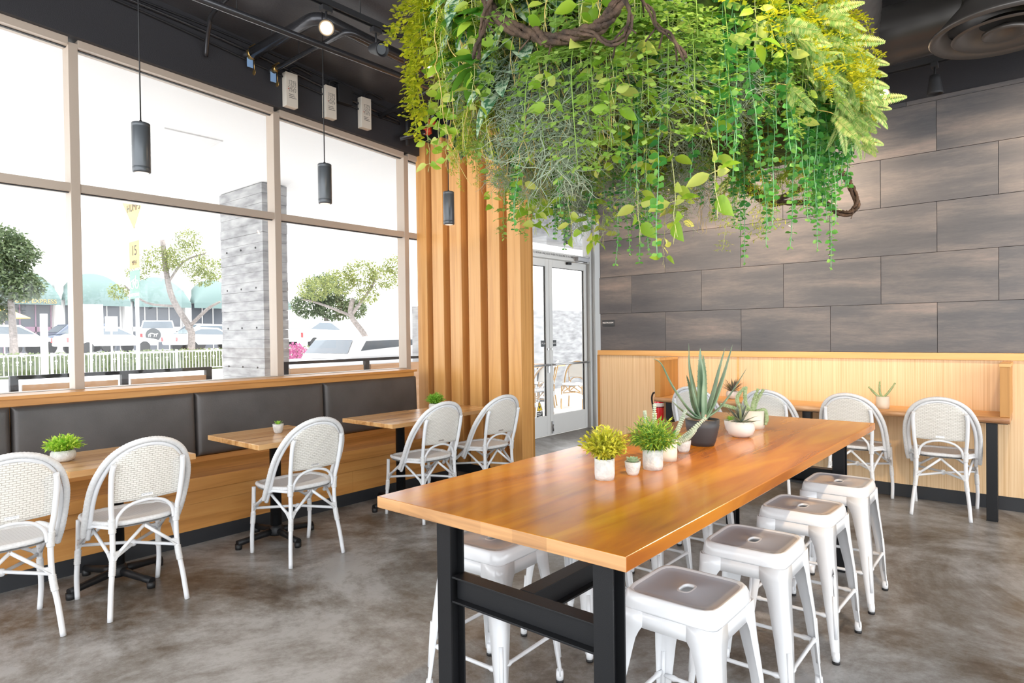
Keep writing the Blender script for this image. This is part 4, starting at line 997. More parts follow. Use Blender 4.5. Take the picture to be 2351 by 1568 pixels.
def P_pothos(L_, r_):
    m_ = MB(); pts = []; x = y = 0
    n_ = int(L_/.05)+1
    for i in range(n_+1): pts.append((x, y, -i*L_/n_)); x += r_.uniform(-.010, .012); y += r_.uniform(-.010, .010)
    q = smooth(pts, 3); m_.tube(q, [.0022*(1-.5*i/len(q)) for i in range(len(q))], 5, 1)
    i = 2
    while i < len(q)-1:
        a0 = r_.uniform(0, 6.28)
        for k in range(r_.choice([2, 3, 3])):
            a = a0+k*2.2+r_.uniform(-.4, .4); d = Vector((math.cos(a), math.sin(a), r_.uniform(-.6, .25))); s_ = r_.uniform(.060, .095)
            st = q[i]+d.normalized()*.018; m_.tube([q[i], st], .0012, 4, 1)
            m_.leaf(st, d, Vector((r_.uniform(-1, 1), r_.uniform(-1, 1), r_.uniform(.1, 1))), s_, s_*r_.uniform(.48, .60), r_.uniform(.05, .45), 5, 0, .3, 'ov')
        i += r_.choice([4, 5, 6])
    for k in range(3): e_ = q[-1]+Vector((r_.uniform(-.012, .012), r_.uniform(-.012, .012), -r_.uniform(.03, .06))); m_.tube([q[-1], e_], .0009, 4, 1)
    return m_, [L_POTHOS, STEMW]
def P_euc(L_, r_):
    m_ = MB(); x = y = 0; pts = []; n_ = 8
    for i in range(n_+1): pts.append((x, y, -i*L_/n_)); x += r_.uniform(-.006, .006); y += r_.uniform(-.006, .006)
    q = smooth(pts, 4); m_.tube(q, .0013, 4, 1); n2 = int(L_/.016)
    for i in range(1, n2+1):
        c = q[int(i/n2*(len(q)-1))]; a = i*1.57+r_.uniform(-.3, .3); s_ = r_.uniform(.021, .030)*(1-.4*i/n2)
        for sg in (0, PI):
            d = Vector((math.cos(a+sg), math.sin(a+sg), r_.uniform(-.5, .1))); m_.leaf(c, d, Vector((r_.uniform(-1, 1), r_.uniform(-1, 1), r_.uniform(.2, 1))), s_, s_*.85, .1, 3, 0, .15, 'round')
    return m_, [L_EUC, STEMT]
def P_till(L_, r_, n_=80):
    m_ = MB()
    for i in range(n_):
        a = r_.uniform(0, 6.28); z0 = -r_.uniform(0, L_*.85); p = Vector((r_.uniform(-.03, .03), r_.uniform(-.03, .03), z0)); pts = [p]; d = Vector((math.cos(a), math.sin(a), r_.uniform(-.9, .3))).normalized()
        for k in range(5): d = (d+Vector((r_.uniform(-.6, .6), r_.uniform(-.6, .6), r_.uniform(-.6, .4)))).normalized(); pts.append(pts[-1]+d*r_.uniform(.014, .024))
        m_.tube(pts, [.0015, .0014, .0012, .0010, .0008, .0005], 3, 0, False)
    return m_, [L_GREY]
def P_asp(L_, r_):
    m_ = MB(); pts = smooth([(0, 0, 0), (.06, 0, .0), (.12, 0, -.05), (.16, .01, -L_*.8)], 7); m_.tube(pts, .0012, 4, 1)
    for i, c in enumerate(pts[2:]):
        for sg in (-1, 1):
            b_ = Vector((r_.uniform(-.4, .6), sg, r_.uniform(-.5, .1))).normalized()*r_.uniform(.03, .055); m_.tube([c, c+b_], .0006, 3, 0, False)
            for k in range(9):
                P_ = c+b_*(k+1)/9; d = Vector((r_.uniform(-1, 1), r_.uniform(-1, 1), r_.uniform(-1, .6))); m_.leaf(P_, d, (0, 0, 1), r_.uniform(.012, .020), .0032, .1, 1, 0, 0, 'ov')
    return m_, [L_ASP, STEMW]
def P_maiden(L_, r_, mt=None):
    m_ = MB(); pts = smooth([(0, 0, 0), (.06, 0, .01), (.13, 0, -.04), (.18, 0, -L_)], 6); m_.tube(pts, .0011, 4, 0)
    for i, c in enumerate(pts[1:]):
        for sg in (-1, 1):
            Lb = .06*(1-.5*i/len(pts))+.015; b_ = Vector((r_.uniform(.1, .7), sg, r_.uniform(-.5, .2))).normalized()*Lb; m_.tube([c, c+b_], .0005, 3, 0, False)
            for k in range(6):
                P_ = c+b_*(k+1)/6; s2 = 1 if k % 2 else -1; d = Vector((.6, 0, 0))*s2+b_.normalized()*.5+Vector((0, 0, r_.uniform(-.4, .4))); s_ = r_.uniform(.012, .019)
                m_.leaf(P_, d, Vector((r_.uniform(-.5, .5), 0, 1)), s_, s_*1.0, .1, 2, 0, .1, 'heart')
    return m_, [mt or L_YEL]
def pinnate(m_, o, d, nrm, L_, W, n_, mi=0, droop=.3, lw=.006):
    o = Vector(o); d = Vector(d).normalized(); nrm = Vector(nrm); nrm = (nrm-d*nrm.dot(d)).normalized(); side = d.cross(nrm)
    pts = [o+d*L_*t-nrm*droop*L_*t*t for t in [i/8 for i in range(9)]]; m_.tube(pts, .0010, 4, mi)
    for i in range(n_):
        t = (i+1)/(n_+1); c = o+d*L_*t-nrm*droop*L_*t*t; w_ = W/2*math.sin(PI*min(1, t**.75*.92+.06))**.7
        for s in (-1, 1): m_.leaf(c, side*s+d*.45-nrm*.12, nrm, w_, lw, .05, 1, mi, 0, 'ov'); 
def P_leather(L_, r_):
    m_ = MB(); m_.tube(smooth([(0, 0, 0), (.06, 0, .01), (.12, 0, 0)], 4), .0018, 5, 1)
    for k in range(5):
        a = -1.3+k*.65+r_.uniform(-.15, .15); d = Vector((math.cos(a), math.sin(a), r_.uniform(-.9, .1))); pinnate(m_, (.07+.01*k, 0, 0), d, Vector((1, r_.uniform(-1, 1), r_.uniform(-.2, .6))), L_*r_.uniform(.8, 1.05), .066, 24, 0, .15, .0085)
    return m_, [L_FERN, ROOT]
def P_boston(L_, r_): m_ = MB(); pinnate(m_, (0, 0, 0), (1, 0, -.2), (0, 0, 1), L_, .085, 30, 0, .75, .0105); return m_, [L_BOST]
def P_agl(L_, r_):
    m_ = MB()
    for k in range(5):
        a = -1.2+k*.6+r_.uniform(-.2, .2); d = Vector((math.cos(a), math.sin(a), r_.uniform(-1.0, .2))); m_.tube([(0, 0, 0), tuple(d*.03)], .002, 5)
        m_.leaf(d*.03, d, Vector((.4, 0, 1)), L_*r_.uniform(.8, 1.1), L_*.46, .3, 7, 0, .25, 'ov')
    return m_, [L_VAR]
def P_root(L_, r_):
    m_ = MB()
    for k in range(7):
        p = Vector((r_.uniform(-.02, .02), r_.uniform(-.02, .02), 0)); pts = [p]; d = Vector((r_.uniform(-.7, .7), r_.uniform(-.7, .7), -.6)).normalized(); n_ = int(L_/.03)
        for i in range(n_): d = (d+Vector((r_.uniform(-.6, .6), r_.uniform(-.6, .6), -.5))).normalized(); pts.append(pts[-1]+d*.034)
        q = smooth(pts, 3); m_.tube(q, [.0022*(1-.6*i/len(q)) for i in range(len(q))], 5)
    return m_, [ROOT]
def P_seed(L_, r_):
    m_ = MB(); m_.tube([(0, 0, 0), (.004, 0, -L_)], .0008, 4)
    for i in range(int(L_/.006)):
        a = r_.uniform(0, 6.28); rr_ = r_.uniform(.003, .012)*(1-.3*i*.006/L_); m_.blob((math.cos(a)*rr_, math.sin(a)*rr_, -i*.006), .0024, 5)
    return m_, [L_SEED]
def P_grass(L_, r_):
    m_ = MB()
    for i in range(110): a = r_.gauss(0, .35); e_ = r_.gauss(.1, .3); d = Vector((math.cos(a)*math.cos(e_), math.sin(a), math.sin(e_))); m_.leaf((0, 0, 0), d, (0, 0, 1), L_*r_.uniform(.7, 1.05), .0025, .12, 3, 0, .2, 'lance')
    return m_, [leafmat('leaf_grass', (.16, .30, .03), (.42, .55, .06))] if 'leaf_grass' not in MATS else [MATS['leaf_grass']]
def P_magn(L_, r_):
    m_ = MB(); q = smooth([(0, 0, 0), (.10, .01, .03), (L_, 0, .04)], 5); m_.tube(q, .003, 6, 1)
    for k in range(6): a = r_.uniform(-1.2, 1.2); d = Vector((math.cos(a), math.sin(a), r_.uniform(-.4, .7))); m_.leaf(q[3+k], d, (0, 0, 1), r_.uniform(.10, .14), .045, .2, 6, 0, .25, 'ov')
    return m_, [L_OLIVE, ROOT]
def P_leafy(L_, r_):        # broad smooth dark leaves on short stems
    m_ = MB()
    for k in range(7): a = -1.4+k*.45; d = Vector((math.cos(a), math.sin(a), r_.uniform(-.8, .5))); m_.leaf(d*.01, d, (0, 0, 1), L_*r_.uniform(.7, 1), L_*.42, .35, 5, 0, .3, 'ov')
    return m_, [leafmat('leaf_broad', (.08, .28, .03), (.22, .45, .05))] if 'leaf_broad' not in MATS else [MATS['leaf_broad']]
def variants(fn, Ls, *a):
    out = []
    for L_ in Ls:
        r_ = random.Random(int(L_*1000)+len(out)); mb_, ms = fn(L_, r_, *a); out.append(mb_.mesh('plant_mesh', ms))
    return out
V = {'pothos_vine': variants(P_pothos, [.30, .42, .52, .62]), 'eucalyptus_strand': variants(P_euc, [.22, .30, .38, .46]), 'grey_moss_tuft': variants(P_till, [.16, .24, .32]),
     'asparagus_frond': variants(P_asp, [.18, .24, .30]), 'maidenhair_frond': variants(P_maiden, [.14, .20, .26]), 'leather_fern': variants(P_leather, [.15, .18, .20]),
     'boston_fern_frond': variants(P_boston, [.26, .34]), 'variegated_leaf_cluster': variants(P_agl, [.11, .14]), 'curly_root': variants(P_root, [.25, .38, .5]),
     'seed_string': variants(P_seed, [.16, .24]), 'grass_tuft': variants(P_grass, [.18, .22]), 'magnolia_sprig': variants(P_magn, [.2, .26]), 'broad_leaf_cluster': variants(P_leafy, [.09, .12]),
     'green_maidenhair_frond': variants(P_maiden, [.15, .22], leafmat('leaf_maiden_green', (.22, .42, .06), (.42, .58, .14)))}
def place(kind, x, y, z, az, tilt=0, sc_=1.0, var=None):
    me = (V[kind][var] if var is not None else rng.choice(V[kind])); o = bpy.data.objects.new(kind, me); COL.objects.link(o); o.parent = G
    o.location = (x, y, z); q_ = (y+GB)/(2*GB)*.6+(x+GA)/(2*GA)*.4
    if kind in ('pothos_vine', 'grey_moss_tuft', 'eucalyptus_strand') and q_ < .2: sc_ *= .72
    if kind in ('eucalyptus_strand', 'seed_string', 'asparagus_frond') and q_ > .3: pass
    elif q_ > .74: sc_ *= .5
    elif x > .40 and y > -.7: sc_ *= .66
    o.rotation_euler = (0, tilt, az); o.scale = (sc_,)*3; return o
def under(kind, n_, s0, s1, zoff=.03, smin=.8, smax=1.15, rmin=0.0):
    c = 0; tries = 0
    while c < n_ and tries < 4000:
        tries += 1; a = rng.uniform(0, 2*PI); q = math.sqrt(rng.uniform(rmin, 1.0)); x, y = sell(a, q)
        s = (y+1.1)/2.2*.6+(x+.64)/1.28*.4
        if not (s0 <= s <= s1): continue
        z = .02 if q < .8 else (.02+(q-.8)*.6); place(kind, x, y, z+zoff, rng.uniform(0, 6.28), rng.uniform(-.12, .12), rng.uniform(smin, smax)); c += 1
def side(kind, n_, s0, s1, z0, z1, tilt=(0, .5), smin=.85, smax=1.15, out=1.0):
    c = 0; tries = 0
    while c < n_ and tries < 4000:
        tries += 1; a = rng.uniform(-PI*1.05, .42*PI); x, y = sell(a, out*rng.uniform(.9, 1.0)); s = (y+1.1)/2.2*.6+(x+.64)/1.28*.4
        if not (s0 <= s <= s1): continue
        nx, ny = x/GA**2*(abs(x)/GA)**1.6, y/GB**2*(abs(y)/GB)**1.6
        az = math.atan2(ny, nx)+rng.uniform(-.5, .5); zz_ = rng.uniform(z0, z1); place(kind, x, y, zz_*hh(x, y) if zz_ > 0 else zz_, az, rng.uniform(*tilt), rng.uniform(smin, smax)); c += 1
# under side curtain
def column(kind, n_, s_lo, s_hi, groups, spread=.05, zz=(-.02, .22), smin=.9, smax=1.3, edge=(.85, 1.04)):
    for g in range(groups):
        for _ in range(60):
            a = rng.uniform(-PI*1.05, .42*PI); x, y = sell(a, rng.uniform(*edge)); q = (y+GB)/(2*GB)*.6+(x+GA)/(2*GA)*.4
            if s_lo <= q <= s_hi: break
        for k in range(n_//groups): place(kind, x+rng.gauss(0, spread), y+rng.gauss(0, spread), rng.uniform(*zz), rng.uniform(0, 6.28), rng.uniform(-.06, .06), rng.uniform(smin, smax))
under('eucalyptus_strand', 34, .36, .72, smin=.9, smax=1.35); column('asparagus_frond', 10, .60, .80, 2, .04, (-.15, -.02), 1.0, 1.3, (.6, .9)); column('eucalyptus_strand', 60, .32, .76, 10, .035, (-.02, .22), 1.0, 1.45); under('eucalyptus_strand', 10, .15, .38)
under('grey_moss_tuft', 34, .10, .62, smin=.9, smax=1.3); under('pothos_vine', 22, .05, .65, smin=.6, smax=.95, rmin=.3)
under('seed_string', 30, .15, .7, smin=.9, smax=1.4, rmin=.5); under('green_maidenhair_frond', 40, .2, .75, smax=1.3); under('maidenhair_frond', 12, .55, .95); under('asparagus_frond', 14, .0, .35)
under('curly_root', 8, .1, .75, smin=.6, smax=1.0); under('boston_fern_frond', 14, .65, .92, smin=.8); under('leather_fern', 12, .70, .92)
# sides
side('asparagus_frond', 34, .0, .22, -.05, .26, smin=.7, smax=.95, out=.92); side('asparagus_frond', 34, .0, .24, .26, .58, smin=.95, smax=1.3); side('grey_moss_tuft', 28, .14, .42, .0, .25, smin=1.0, smax=1.3); column('grey_moss_tuft', 20, .15, .62, 5, .05, (-.05, .15), 1.1, 1.5)
side('variegated_leaf_cluster', 34, .0, .42, .18, .6, smin=1.0, smax=1.3); side('variegated_leaf_cluster', 12, .03, .3, -.02, .25, smax=1.1)
side('pothos_vine', 50, .02, .62, .05, .5, (0, .12), .6, .95, out=1.10); side('curly_root', 20, .12, .40, .15, .45, (0, .4), .8, 1.2, out=1.05)
side('green_maidenhair_frond', 50, .26, .66, -.02, .4, smin=1.0, smax=1.4); side('maidenhair_frond', 80, .40, .78, .10, .62, (-.3, .4), .9, 1.3)
side('leather_fern', 56, .52, .80, -.08, .48, (-.1, .6), .9, 1.25, out=1.04); side('leather_fern', 22, .78, .90, .0, .4, (.2, .8), .65, .85, out=.86); side('boston_fern_frond', 12, .50, .78, -.05, .3, (.1, .5))
side('grass_tuft', 10, .74, .96, .25, .5, (-.4, .3), .9, 1.1); side('magnolia_sprig', 8, .82, 1.0, .3, .65, (-.6, .1)); side('broad_leaf_cluster', 50, .02, .8, .0, .5, smin=.8, smax=1.2, out=1.04)
side('seed_string', 10, .0, .2, .1, .45, (0, .2), .8, 1.2); side('maidenhair_frond', 12, .0, .12, .2, .5, (0, .5), 1.1, 1.4)
# twisted vines
def twig(pts, r_, strands=3, label=None):
    q = smooth(pts, 8); m_ = MB(); r2 = random.Random(int(r_*9999)+len(pts))
    for s in range(strands):
        ph = s*2*PI/strands; pp = []
        for i, c in enumerate(q):
            t_ = (q[min(i+1, len(q)-1)]-q[max(i-1, 0)]).normalized(); o_ = t_.orthogonal().normalized(); b2 = t_.cross(o_); a = ph+i*.22; pp.append(c+(o_*math.cos(a)+b2*math.sin(a))*r_*.7+Vector((r2.uniform(-1, 1), r2.uniform(-1, 1), r2.uniform(-1, 1)))*r_*.15)
        m_.tube(pp, [r_*.62*(.8+.35*r2.random()) for _ in pp], 6)
    for k in range(6): c = q[r2.randrange(len(q))]; m_.tube([c, c+Vector((r2.uniform(-.04, .04), r2.uniform(-.04, .04), -r2.uniform(.01, .05)))], .0025, 4)
    return m_.build('twisted_branch', BARK, G)
def W3(x, y, z): return (x-GX, y-GY, z-ZB)
TW = lambda y, pts: [W3(x, y, z) for x, z in pts]
twig(TW(1.44, [(-1.33, 2.44), (-1.304, 2.382), (-1.279, 2.322), (-1.204, 2.252), (-1.123, 2.208), (-1.074, 2.175), (-1.018, 2.166), (-.954, 2.158), (-.90, 2.16), (-.864, 2.185), (-.828, 2.235), (-.80, 2.32)]), .015, 4)
twig(TW(1.40, [(-1.22, 2.36), (-1.264, 2.312), (-1.276, 2.271), (-1.301, 2.214), (-1.31, 2.18)]), .010, 2)
twig(TW(1.41, [(-.95, 2.15), (-.901, 2.127), (-.856, 2.09), (-.812, 2.096), (-.797, 2.14), (-.816, 2.20)]), .007, 2)
twig(TW(1.49, [(-.83, 2.26), (-.806, 2.211), (-.781, 2.175), (-.767, 2.132), (-.736, 2.106), (-.708, 2.065), (-.69, 2.03)]), .006, 2)
twig(TW(3.50, [(-1.34, 2.26), (-1.25, 2.14), (-1.14, 2.06), (-1.008, 2.083), (-.933, 2.139), (-.901, 2.194), (-.84, 2.180), (-.78, 2.10), (-.757, 2.045), (-.736, 1.977), (-.762, 1.937), (-.821, 1.940), (-.882, 1.997), (-.965, 2.009), (-1.062, 2.027), (-1.17, 2.04), (-1.28, 2.14), (-1.36, 2.26)]), .013)

# ------------------------------------------------------------ outdoors
struct(MB().box(-100, -5.12, -60, 90, -.16, -.10).build('ground', mat('pale_paving', (.74, .73, .71), .9, noise=.08, nscale=2)))
struct(MB().box(-11.0, -5.12, -4, 18, -.099, -.02).build('patio_paving', mat('patio_concrete', (.74, .73, .71), .85, noise=.1, nscale=3)))
struct(MB().box(-11.2, -5.26, -6, 18, 3.5, 3.75).build('soffit_outdoor', mat('soffit_white', (.92, .92, .92), .8)))
t = tag(MB().box(-.55, .55, -.3, .3, -.012, 0).build('soffit_hatch', mat('hatch_white', (.80, .80, .80), .6), bevel=.003), 'square access hatch in the white soffit outside the second window', 'hatch'); t.location = (-7.45, 3.03, 3.5)
t = thing('concrete_pillar', 'board-marked grey concrete pillar outside the middle window', 'pillar', (-8.95, 4.74, -.02))
m_ = MB(); k = 0; z = 0
r2 = random.Random(3)
while z < 3.49:
    h_ = min(.135, 3.515-z); o_ = r2.uniform(0, .008); m_.box(-.62+o_, .62-o_, -.19+o_, .19-o_, z+.0, z+h_-.003); z += h_
m_.build('shaft', CONC, t)
m_ = MB()
for i in range(4):
    for j in range(3): m_.tube([(-.42+j*.42, -.194, .95+i*.56), (-.42+j*.42, -.185, .95+i*.56)], .014, 8)
m_.build('tie_holes', INK, t)
def railpl(label, y0, y1, nb, x=-7.0, zt_=1.045):
    t = thing('planter_rail', label, 'railing', (x, y0, 0)); L_ = y1-y0; w_ = L_/nb
    MB().box(-.03, .03, 0, L_, zt_-.035, zt_).build('top_rail', BLACKM, t)
    for i in range(nb+1): MB().box(-.03, .03, min(i*w_, L_-.06), min(i*w_, L_-.06)+.06, -.02, zt_-.035).build('post', BLACKM, t)
    for i in range(nb): MB().box(-.02, .02, i*w_+.09, (i+1)*w_-.03, .1, zt_-.085).build('board', PLANKO, t)
    return t
railpl('black-framed railing with cedar boards outside the two left windows', 1.44, 3.20, 2)
railpl('black-framed railing with cedar boards right of the concrete pillar', 4.05, 7.6, 3, zt_=1.06)
# concrete wall and beam beyond the doors
struct(MB().box(-9.8, -9.5, 8.5, 22, -.1, 1.93).build('wall_outdoor', CONC)); struct(MB().box(-6.95, -6.6, 8.35, 11, 2.95, 3.5).build('beam_outdoor', CONC))
# patio chairs and table seen through the doors
oc = chair(TAN, CHAIRW, 'outdoor white-weave chair with tan cane frame nearest the door glass, seen through the right leaf', 'patio chairs beyond the glass doors', (-6.75, 9.75, -.02), R(200), True)
dup(oc, (-7.35, 9.6, -.02), R(120), 'outdoor white-weave chair with tan frame turned sideways beyond the right door leaf', 'patio chairs beyond the glass doors')
dup(oc, (-6.55, 8.35, -.02), R(170), 'outdoor white-weave chair with tan frame seen through the left door leaf', 'patio chairs beyond the glass doors')
dup(oc, (-5.75, 9.0, -.02), R(220), 'outdoor white-weave chair with tan frame seen through the narrow sidelight', 'patio chairs beyond the glass doors')
t = thing('patio_table', 'pale wooden patio table on a dark column beyond the glass doors', 'table', (-8.1, 10.4, -.02)); MB().box(-.4, .4, -.4, .4, .70, .74).build('tabletop', BISTW, t); MB().lathe([(.25, 0), (.25, .02), (.03, .05), (.03, .70)]).build('pedestal', BLACKM, t)

# fence and hedge
FX = -29.5
def fence(label, y0, y1):
    t = thing('picket_fence', label, 'fence', (FX, y0, -.1)); L_ = y1-y0; m_ = MB(); n_ = int(L_/.135)
    m_.box(-.02, .02, 0, L_, .86, .90); m_.box(-.02, .02, 0, L_, .10, .13)
    for i in range(n_+1):
        y = i*L_/n_; m_.box(-.012, .012, y-.012, y+.012, .1, .88)
        if i % 3 == 1: m_.blob((0, y, .62), .05, 6); m_.blob((0, y, .52), .035, 6)
    m_.build('panel', WHITE, t)
    for i in range(int(L_/2.3)+1): MB().box(-.04, .04, i*2.3-.04, i*2.3+.04, 0, .95).build('post', WHITE, t)
fence('white metal picket fence along the street, left of the concrete pillar', .5, 18.5); fence('white metal picket fence along the street, right of the concrete pillar', 20, 34)
L_HEDGE = leafmat('leaf_hedge', (.06, .10, .04), (.17, .20, .08)); L_TREE1 = leafmat('leaf_tree_a', (.05, .08, .04), (.13, .17, .08)); L_TREE2 = leafmat('leaf_tree_b', (.12, .16, .05), (.26, .28, .09))
BARKG = mat('bark_grey', (.17, .15, .14), .9, noise=.3, nscale=12)
m_ = MB(); r2 = random.Random(9)
for i in range(9000): y = r2.uniform(.5, 34); z = r2.uniform(.05, .92); x = r2.uniform(-.5, 0); m_.leaf((x, y, z), (r2.uniform(-1, 1), r2.uniform(-1, 1), r2.uniform(-.3, 1)), (1, 0, .5), .12, .08, 0, 1)
m_.box(-.45, -.08, .5, 34, 0, .8); o = tag(m_.build('hedge', L_HEDGE), 'clipped green hedge behind the white street fence', 'hedge'); o.location = (FX-.25, 0, -.1)
def tree(label, loc, trunk, limbs, blobs, n_, lm, name='street_tree', ls=.16, seed=4):
    t = thing(name, label, 'tree', loc); r2 = random.Random(seed); m_ = MB()
    m_.tube(smooth(trunk[0], 5), [trunk[1]*(1-.35*i/(5*(len(trunk[0])-1))) for i in range(5*(len(trunk[0])-1)+1)], 9)
    for L_, rr_ in limbs: q = smooth(L_, 4); m_.tube(q, [rr_*(1-.6*i/len(q)) for i in range(len(q))], 6)
    m_.build('trunk', BARKG, t); m_ = MB()
    tot = sum(b_[1]**2 for b_ in blobs)
    for c, rr_ in blobs:
        for i in range(int(n_*rr_**2/tot)):
            d = Vector((r2.gauss(0, 1), r2.gauss(0, 1), r2.gauss(0, 1))).normalized()*rr_*r2.uniform(.3, 1)**.5; P_ = Vector(c)+Vector((d.x, d.y, d.z*.75))
            m_.leaf(P_, (r2.uniform(-1, 1), r2.uniform(-1, 1), r2.uniform(-1, .4)), (r2.uniform(-1, 1), r2.uniform(-1, 1), 1), ls*r2.uniform(.6, 1.2), ls*.4, .1, 1)
    m_.build('foliage', lm, t)
def at(px_, d_, z=-.1):
    """ground point in the direction of image column px_ at forward distance d_"""
    lat = (px_-1175.5)/1471.78*d_; return (-.646*d_+.764*lat, .763*d_+.646*lat, z)
rt = Vector((.764, .646, 0))
def off(a, z, f=0): return (rt.x*a-.646*f, rt.y*a+.763*f, z)
tree('small open yellow-green tree with a leaning pale trunk left of the concrete pillar', at(437, 33), [[off(0, 0), off(.1, 1.4), off(.0, 2.0), off(-.8, 3.4), off(-1.1, 4.6), off(-1.3, 6.5)], .19],
     [([off(-.15, 1.9), off(.9, 2.9), off(1.6, 3.3)], .11), ([off(-.7, 3.1), off(-2.2, 3.3), off(-3.3, 4.2)], .08), ([off(-1, 4.4), off(-.2, 5.4), off(.9, 5.8)], .07)],
     [(off(-1.4, 5.5), 1.0), (off(-.1, 5.6), 1.1), (off(.7, 4.6), .7), (off(-2.6, 4.9), .6), (off(-3.6, 3.9), .55), (off(1.3, 5.0), .8), (off(.0, 6.6), .7)], 5200, L_TREE2)
tree('dense dark green tree at the left edge outside', at(28, 30), [[off(.1, 0), off(.1, 1.5), off(0, 3.4)], .2], [], [(off(-.3, 4.3), 1.3), (off(.3, 5.5), 1.0), (off(-.4, 6.0), 1.2), (off(.6, 4.0), .9), (off(-.8, 2.9), .8)], 7500, L_TREE1, ls=.26)
tree('round green tree seen through the window right of the pillar, left one', at(750, 44), [[off(.1, 0), off(.1, 1.6), off(0, 2.8)], .22], [], [(off(-1.2, 3.6), 1.2), (off(.5, 3.4), 1.2), (off(1.9, 3.4), 1.0), (off(0, 4.7), 1.5)], 6000, L_TREE1, ls=.28)
tree('leaning yellow-green tree seen through the window right of the pillar, right one', at(842, 30), [[off(.0, 0), off(0, 1.3), off(-.7, 2.4), off(-.6, 3.2)], .16], [([off(-.7, 2.4), off(-2.2, 3.0), off(-3, 3.2)], .08), ([off(-.7, 2.4), off(.2, 3.6), off(.5, 4.2)], .09)],
     [(off(-.2, 4.4), .9), (off(-2.4, 3.7), .8), (off(-1.2, 4.0), .9), (off(.9, 4.2), .8), (off(.1, 3.4), .6), (off(1.4, 4.8), .6)], 5200, L_TREE2)
# signs on a perforated pole
px_, py_, _ = at(318, 11.9); t = thing('sign_post', 'galvanised perforated post carrying the street signs outside the left window', 'post', (px_, py_, -.1)); MB().box(-.025, .025, -.025, .025, 0, 4.3).build('pole', mat('pale_galvanised', (.62, .62, .62), .5), t)
m_ = MB()
for i in range(60): m_.tube([(.0255, 0, .2+i*.05), (.027, 0, .2+i*.05)], .007, 6)
m_.build('holes', GALV, t)
SY = mat('sign_yellow', (.42, .26, .08), .5); SG = mat('sign_green', (.11, .21, .17), .5)
yy = py_-.03; t = tag(MB().prism([(px_-.54, 3.93), (px_, 3.39), (px_+.54, 3.93), (px_, 4.47)], 1, yy-.004, yy).build('speed_hump_sign', SY), 'yellow diamond sign reading HUMPS on the street post', 'sign')
text('lettering', 'SPEED', .2, (px_, yy-.006, 4.02), (R(90), 0, 0), INK, t); text('lettering', 'HUMPS', .2, (px_, yy-.006, 3.78), (R(90), 0, 0), INK, t)
t = tag(MB().box(px_-.24, px_+.24, yy-.004, yy, 2.66, 3.16).build('speed_limit_sign', SY), 'yellow 15 MPH plate below the diamond sign', 'sign'); text('lettering', '15', .26, (px_, yy-.006, 2.98), (R(90), 0, 0), INK, t); text('lettering', 'MPH', .12, (px_, yy-.006, 2.76), (R(90), 0, 0), INK, t)
t = tag(MB().box(px_-.24, px_+.24, yy-.004, yy, 2.10, 2.62).build('bike_route_sign', SG), 'green bicycle route sign, lowest on the street post', 'sign'); text('lettering', 'BIKE ROUTE', .075, (px_, yy-.006, 2.17), (R(90), 0, 0), WHITEINK, t)
m_ = MB()
for dx in (-.11, .11): m_.tube([(dx+.075*math.cos(a*PI/12), -.006, 2.36+.075*math.sin(a*PI/12)) for a in range(25)], .008, 5)
m_.tube([(-.11, -.006, 2.36), (-.05, -.006, 2.46), (.06, -.006, 2.46), (.11, -.006, 2.36)], .007, 5); m_.tube([(-.05, -.006, 2.46), (0, -.006, 2.36), (.06, -.006, 2.47), (.07, -.006, 2.52)], .007, 5)
o = m_.build('bicycle_symbol', WHITEINK, t); o.location = (px_, yy, 0)
for p_, d_, w_, h_, z0, lab in [(210, 22, .75, 1.05, 1.6, 'blank white back of a large sign left of the street post'), (258, 24, .4, .55, 1.75, 'small blank white sign between the large one and the street post')]:
    x_, y_, _ = at(p_, d_); t = thing('street_sign', lab, 'sign', (x_, y_, -.1), R(70)); MB().box(-.03, .03, -.03, .03, 0, z0+h_).build('pole', WHITE, t); MB().box(-w_/2, w_/2, -.045, -.032, z0, z0+h_).build('panel', WHITE, t, bevel=.01)
x_, y_, _ = at(103, 22); tag(MB().box(-.09, .09, -.09, .09, 0, 2.35).build('white_post', WHITE), 'plain white post rising before the dark car at left', 'post').location = (x_, y_, -.1)
# shop building with awnings
BX = -47.2; bt = thing('shop_building', 'long white arcade building with green dome awnings across the street', 'building', (BX, 0, -.1))
BW = mat('building_white', (.80, .79, .78), .8); GL = mat('shop_glass', (.09, .10, .12), .2); AWN = mat('awning_green', (.10, .155, .15), .7); MAG = mat('shop_frame', (.30, .18, .25), .5)
MB().box(-8, 0, -12, 70, 0, 9.5).build('wall', BW, bt)
bays = [(8.45, 12.07), (12.28, 15.90), (16.12, 19.74), (19.96, 23.58), (23.82, 27.44)]
for i, (a, c) in enumerate(bays):
    f = MB().box(.0, .06, a+.25, c-.25, .5, 3.9).build('shop_window', GL, bt); m_ = MB()
    for k in range(5): y = a+.25+(c-a-.5)*k/4; m_.box(.06, .11, y-.03, y+.03, .5, 3.9)
    m_.box(.06, .11, a+.25, c-.25, 1.95, 2.25); m_.build('frame', MAG if i == 0 else BW, f)
    m_ = MB(); yc = (a+c)/2; rr_ = (c-a)/2; n1_, n2_ = 18, 8
    for j in range(n2_+1):
        ph = PI/2*j/n2_
        for k in range(n1_+1): th = PI*k/n1_; m_.v.append((.02+1.2*math.sin(ph), yc-rr_*math.cos(th), 3.9+rr_*.98*math.sin(th)*math.cos(ph)))
    for j in range(n2_):
        for k in range(n1_): q = j*(n1_+1)+k; m_.face((q, q+1, q+n1_+2, q+n1_+1), 0, True)
    m_.box(1.17, 1.23, yc-rr_, yc+rr_, 3.55, 3.91); o = m_.build('awning', AWN, bt)
    if i == 0: text('lettering', 'UCK EXPRESS', .34, (1.27, yc+.55, 3.74), (R(90), 0, R(90)), SY, o)
